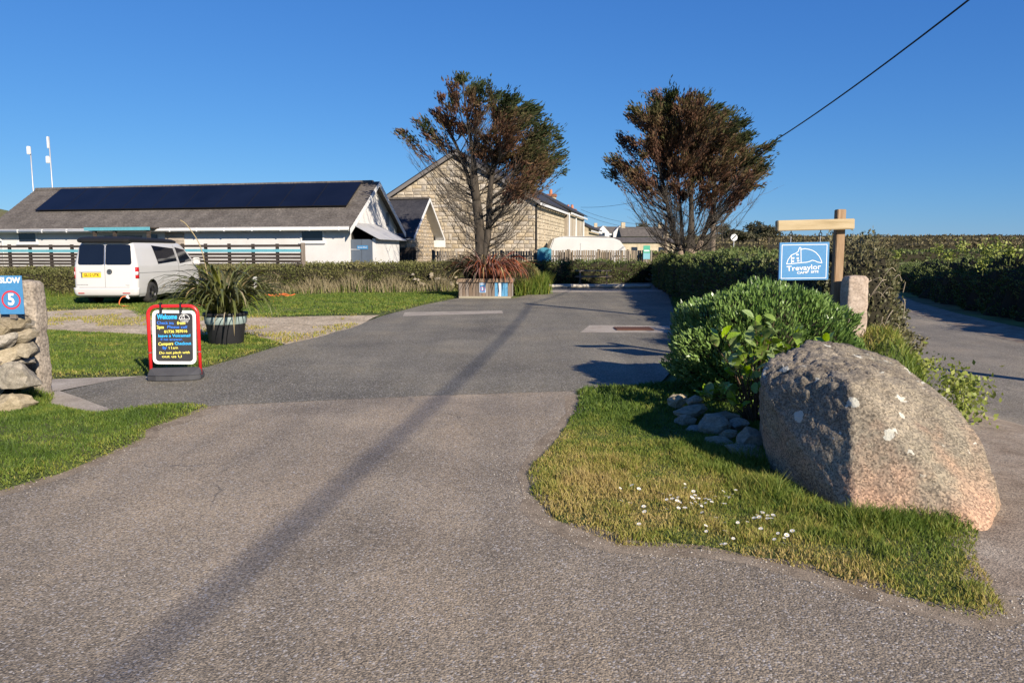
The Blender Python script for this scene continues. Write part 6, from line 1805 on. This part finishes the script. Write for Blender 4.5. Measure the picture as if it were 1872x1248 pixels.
# ------------------------------------------------------------------ things at the end of the drive
cv = thing('caravan', 'white touring caravan parked behind the board fence', 'caravan', (P(1070, 470, 47.5).x, 47.5, 0.0), R(4))
M_cara = mat('caravan shell', [(0.44, 0.435, 0.42), (0.50, 0.495, 0.48)], scale=1, rough=.5)  # white shell greyed: the tree's shade is put into its base colour
prof_c = [(-2.45, .45), (2.45, .45), (2.5, 1.2), (2.35, 2.0), (2.0, 2.45), (1.55, 2.62), (-1.75, 2.68), (-2.2, 2.55), (-2.45, 1.9), (-2.55, 1.2)]
MB().prism(prof_c, 'y', -1.1, 1.1).build('body', M_cara, cv, bevel=.07)
MB().box(-1.6, 1.4, -1.0, 1.0, 2.69, 2.72).build('roof_sheet', M_cara, cv)
for x0, x1 in ((-1.9, -1.0), (.5, 1.5)): MB().box(x0, x1, -1.13, -1.098, 1.2, 1.74).build('window', M_tint, cv, bevel=.01)
MB().box(-.5, .15, -1.125, -1.099, .55, 2.3).build('door', M_cara, cv)
for s in (-1, 1): MB().lathe([(.001, -.09), (.28, -.09), (.32, -.05), (.32, .05), (.28, .09), (.001, .09)], 24, 'y', (.1, s * 1.0, .32)).build('wheel', M_tyre, cv, smooth=True)
MB().box(2.4, 3.6, -.05, .05, .42, .5).build('drawbar', M_steel, cv)
pt_ = thing('picnic_table', 'timber picnic table standing in the shade before the dark shrubs', 'table', (P(1085, 510, 39.4).x, 39.4, 0), R(-8))
M_pic = mat('picnic timber', [(0.14, 0.11, 0.085), (0.21, 0.17, 0.135)], scale=5, rough=.9, stretch=(.4, 4, 4), objrand=.2)
for i in range(5): MB().box(-.95, .95, -.36 + i * .146, -.225 + i * .146, .72, .76).build('top_plank', M_pic, pt_)
for s in (-1, 1):
    for i in range(2): MB().box(-.95, .95, s * .72 - .14 + i * .145, s * .72 - .005 + i * .145, .42, .455).build('seat_plank', M_pic, pt_)
    for x in (-.7, .7):
        MB().add([(x - .03, s * .78, 0), (x + .03, s * .78, 0), (x + .03, s * .30, .715), (x - .03, s * .30, .715), (x - .03, s * .66, 0), (x + .03, s * .66, 0), (x + .03, s * .18, .715), (x - .03, s * .18, .715)],
                 [(0, 1, 2, 3), (7, 6, 5, 4), (0, 4, 5, 1), (1, 5, 6, 2), (2, 6, 7, 3), (3, 7, 4, 0)]).build('leg', M_pic, pt_)
for x in (-.7, .7): MB().box(x + .032, x + .075, -.85, .85, .335, .415).build('cross_rail', M_pic, pt_)
lo = MB().tube(smoothpath([(P(1003, 527, 35.2).x, 35.2, .1), (3.3, 35.25, .105), (5, 35.15, .1), (P(1190, 527, 35.2).x, 35.2, .1)], 6), [.085 + .006 * math.sin(i * 1.9) for i in range(19)], 10).build('log_barrier', mat('pale barkless log', [(0.40, 0.35, 0.27), (0.52, 0.47, 0.39), (0.60, 0.56, 0.48)], scale=2.5, rough=.9, stretch=(1, 4, 4), bump=.3), smooth=True)
tag(lo, 'long pale barkless log lying across the end of the drive', 'log')
q_ = P(995, 466, 41.15)
nb_ = thing('notice_board', 'teal blue board on the fence behind the planter', 'board', (q_.x, q_.y, 0), .2)
M_teal = mat('teal board', [(0.03, 0.17, 0.25), (0.045, 0.22, 0.30)], rough=.6)
MB().box(-.40, .40, -.03, .0, q_.z - .36, q_.z + .3).build('panel', M_teal, nb_); MB().prism([(-.43, q_.z + .3), (.43, q_.z + .3), (.1, q_.z + .4), (-.1, q_.z + .4)], 'y', -.045, .02).build('cap_board', M_teal, nb_)
for x in (-.34, .34): MB().box(x - .03, x + .03, .001, .05, 0, q_.z + .28).build('post', M_timber_dk, nb_)
q_ = P(1182, 461, 43.3)
gb = thing('information_sign', 'green and white notice on a post at the right end of the fence', 'sign', (q_.x, q_.y, 0), .1)
MB().box(-.2, .2, -.03, 0, q_.z - .05, q_.z + .38).build('panel', mat('sign green', [(0.05, 0.30, 0.20)], rough=.6), gb); MB().box(-.2, .2, -.03, 0, q_.z - .40, q_.z - .055).build('lower_panel', mat('pale blue paint', [(0.16, 0.36, 0.42)], rough=.7), gb)
MB().box(-.15, .15, -.034, -.031, q_.z + .05, q_.z + .12).build('white_panel', M_wht, gb); MB().box(-.05, .05, .001, .09, 0, q_.z + .35).build('post', M_timber_gr, gb)
q_ = P(1342, 434, 62)
rs_ = thing('road_sign', 'round white end of limit road sign with black diagonal bar', 'road sign', (q_.x, 62, float(zfun(q_.x, 62))))
zc_ = q_.z - rs_.location.z
MB().lathe([(.001, -.012), (.28, -.012), (.28, .012), (.001, .012)], 28, 'y', (0, 0, zc_)).build('disc', M_wht, rs_)
MB().box(-.25, .25, -.016, -.013, -.045, .045, Matrix.Translation((0, 0, zc_)) @ Matrix.Rotation(R(-45), 4, 'Y')).build('diagonal_bar', M_black, rs_)
MB().tube([(0, .04, 0), (0, .04, zc_ + .2)], .04, 8).build('post', M_steel, rs_)

# ------------------------------------------------------------------ far houses and trees
def far_house(label, u, v, Y, w_, he, hr, d_, wallm, gables=0, dormers=0):
    c = P(u, v, Y); g0 = float(zfun(c.x, Y))
    r = thing('far_house', label, 'building', (c.x, Y, c.z - he))
    MB().box(-w_ / 2, w_ / 2, 0, d_, -8, he).build('wall', wallm, r)
    MB().prism([(-.3, he - .05), (d_ / 2, hr), (d_ + .3, he - .05)], 'x', -w_ / 2 - .2, w_ / 2 + .2).build('roof', M_slate, r)
    for i in range(gables):
        x = -w_ / 2 + w_ * (i + .5) / gables
        MB().prism([(x - 1.6, he - 2.2), (x + 1.6, he - 2.2), (x + 1.6, he), (x, he + 1.7), (x - 1.6, he)], 'y', -.6, 2).build('gable', wallm, r)
        MB().box(x - .5, x + .5, -.64, -.61, he - 1.2, he - .1).build('window', M_pane, r)
    for i in range(3):
        x = -w_ / 2 + w_ * (i + .5) / 3
        MB().box(x - .45, x + .45, -.03, -.004, he - 1.9, he - .7).build('window', M_pane, r)
    for x in (-w_ / 2 + .7, w_ / 2 - .7): MB().box(x - .4, x + .4, d_ / 2 - .4, d_ / 2 + .4, hr - .6, hr + .9).build('chimney', M_stone2, r)
far_house('far white house with three gables on the skyline between the trees', 1117, 425, 190, 8.5, 5, 6.6, 7, M_white, 2)
far_house('low far white building left of the gabled white house', 1095, 426, 200, 5.0, 4, 5.0, 5, M_white)
far_house('far grey roofed stone house left of the dense cypress', 1178, 432, 150, 9.0, 3.2, 5.2, 7, M_stone2)
far_house('far long grey roof behind the caravan', 1160, 443, 110, 12, 3, 3.8, 7, M_stone2)
M_far = mat('far tree leaf', [(0.03, 0.034, 0.018), (0.05, 0.05, 0.026), (0.08, 0.07, 0.04)], scale=.2, rough=.9, attr=True, attrmix=.2)
def far_tree(label, u, v, Y, rx, rz, kind=0):
    c = P(u, v, Y); g0 = float(zfun(c.x, Y))
    r = thing('far_tree', label, 'tree', (c.x, Y, g0), 0, 'far trees on the skyline')
    h_ = c.z - g0
    tk = MB().tube([(0, 0, -.3), (.1, 0, h_ * .5), (0, 0, h_)], [.28, .22, .12], 8)
    for i in range(7):
        a = random.uniform(0, 6.28); tk.tube([(0.05, 0, h_ * .55), (rx * .4 * math.cos(a), rx * .4 * math.sin(a), h_ * .85), (rx * .75 * math.cos(a), rx * .7 * math.sin(a), h_ + random.uniform(-.2, .4) * rz)], [.12, .08, .03], 5)
    tk.build('trunk', M_bark, r)
    n = 1500; nc = 9
    cc = RNG.normal(0, .48, (nc, 3)) * np.array([rx, rx, rz * .8]); pick = RNG.integers(0, nc, n)
    C = cc[pick] + RNG.normal(0, .24, (n, 3)) * np.array([rx, rx, rz]); C[:, 2] = np.maximum(C[:, 2], -rz * .55) + h_
    leaves('crown', C, RNG.normal(0, 1, (n, 3)), .55 * rx / 2.5, .3 * rx / 2.5, M_far, r)
far_tree('small round far tree right of the dense cypress', 1320, 419, 170, 1.6, 1.3)
far_tree('flat topped far tree, left of the close pair', 1382, 419, 170, 2.0, 1.3)
far_tree('broad dark far tree, right of the close pair', 1405, 424, 165, 3.0, 1.5)
far_tree('low far bush beside the grey roofed house', 1176, 421, 165, 1.9, 1.6)
far_tree('low far bush behind the round road sign', 1348, 429, 150, 3.0, .9)
far_tree('low brown far bush left of the broad dark tree', 1358, 430, 175, 4.0, 1.0)

# ------------------------------------------------------------------ daisies in the verge
M_petal = mat('daisy petal', [(0.80, 0.79, 0.75)], rough=.6); M_eye = mat('daisy centre', [(0.65, 0.42, 0.03)], rough=.7)
def daisy_mesh(k):
    v = []; f = []; mi = []
    n = 11
    for i in range(n):
        a = 2 * math.pi * i / n; w_ = .22
        b_ = len(v); v += [(.25 * math.cos(a - w_), .25 * math.sin(a - w_), 0), (math.cos(a - w_ * .9), math.sin(a - w_ * .9), .12), (1.08 * math.cos(a), 1.08 * math.sin(a), .14), (math.cos(a + w_ * .9), math.sin(a + w_ * .9), .12), (.25 * math.cos(a + w_), .25 * math.sin(a + w_), 0)]
        f.append(tuple(range(b_, b_ + 5))); mi.append(0)
    b_ = len(v); m_ = 8
    v += [(.36 * math.cos(2 * math.pi * i / m_), .36 * math.sin(2 * math.pi * i / m_), .05) for i in range(m_)] + [(0, 0, .2)]
    for i in range(m_): f.append((b_ + i, b_ + (i + 1) % m_, b_ + m_)); mi.append(1)
    b_ = len(v); v += [(-.06, 0, 0), (.06, 0, 0), (.04, .1, -2.6), (-.06, .1, -2.6)]; f.append((b_, b_ + 1, b_ + 2, b_ + 3)); mi.append(2)
    me = bpy.data.meshes.new('daisy'); me.from_pydata(v, [], f)
    for m2 in (M_petal, M_eye, M_flax): me.materials.append(m2)
    me.polygons.foreach_set('material_index', mi); return me
DM = daisy_mesh(0)
rd_ = random.Random(4)
dz_pts = [(1166, 875), (1134, 897), (1155, 893), (1168, 895), (1136, 920), (1152, 920), (1178, 941), (1168, 960)]
for i in range(44): dz_pts.append((rd_.gauss(1262, 42), rd_.gauss(918, 11)))
for i in range(16): dz_pts.append((rd_.gauss(1390, 22), rd_.gauss(948, 7)))
for i in range(16): dz_pts.append((rd_.uniform(1285, 1450), rd_.uniform(950, 1004)))
for (u, v) in dz_pts:
    x, y = G(u, v, .07)
    o = link('daisy', DM, None); o.location = (x, y, .075 + rd_.uniform(0, .02)); s_ = rd_.uniform(.008, .0135); o.scale = (s_, s_, s_)
    o.rotation_euler = (rd_.uniform(-.1, .5), rd_.uniform(-.3, .3), rd_.uniform(0, 6))
    tag(o, 'small white daisy in the yellowing grass in front of the boulder', 'daisy', 'daisies in the verge')
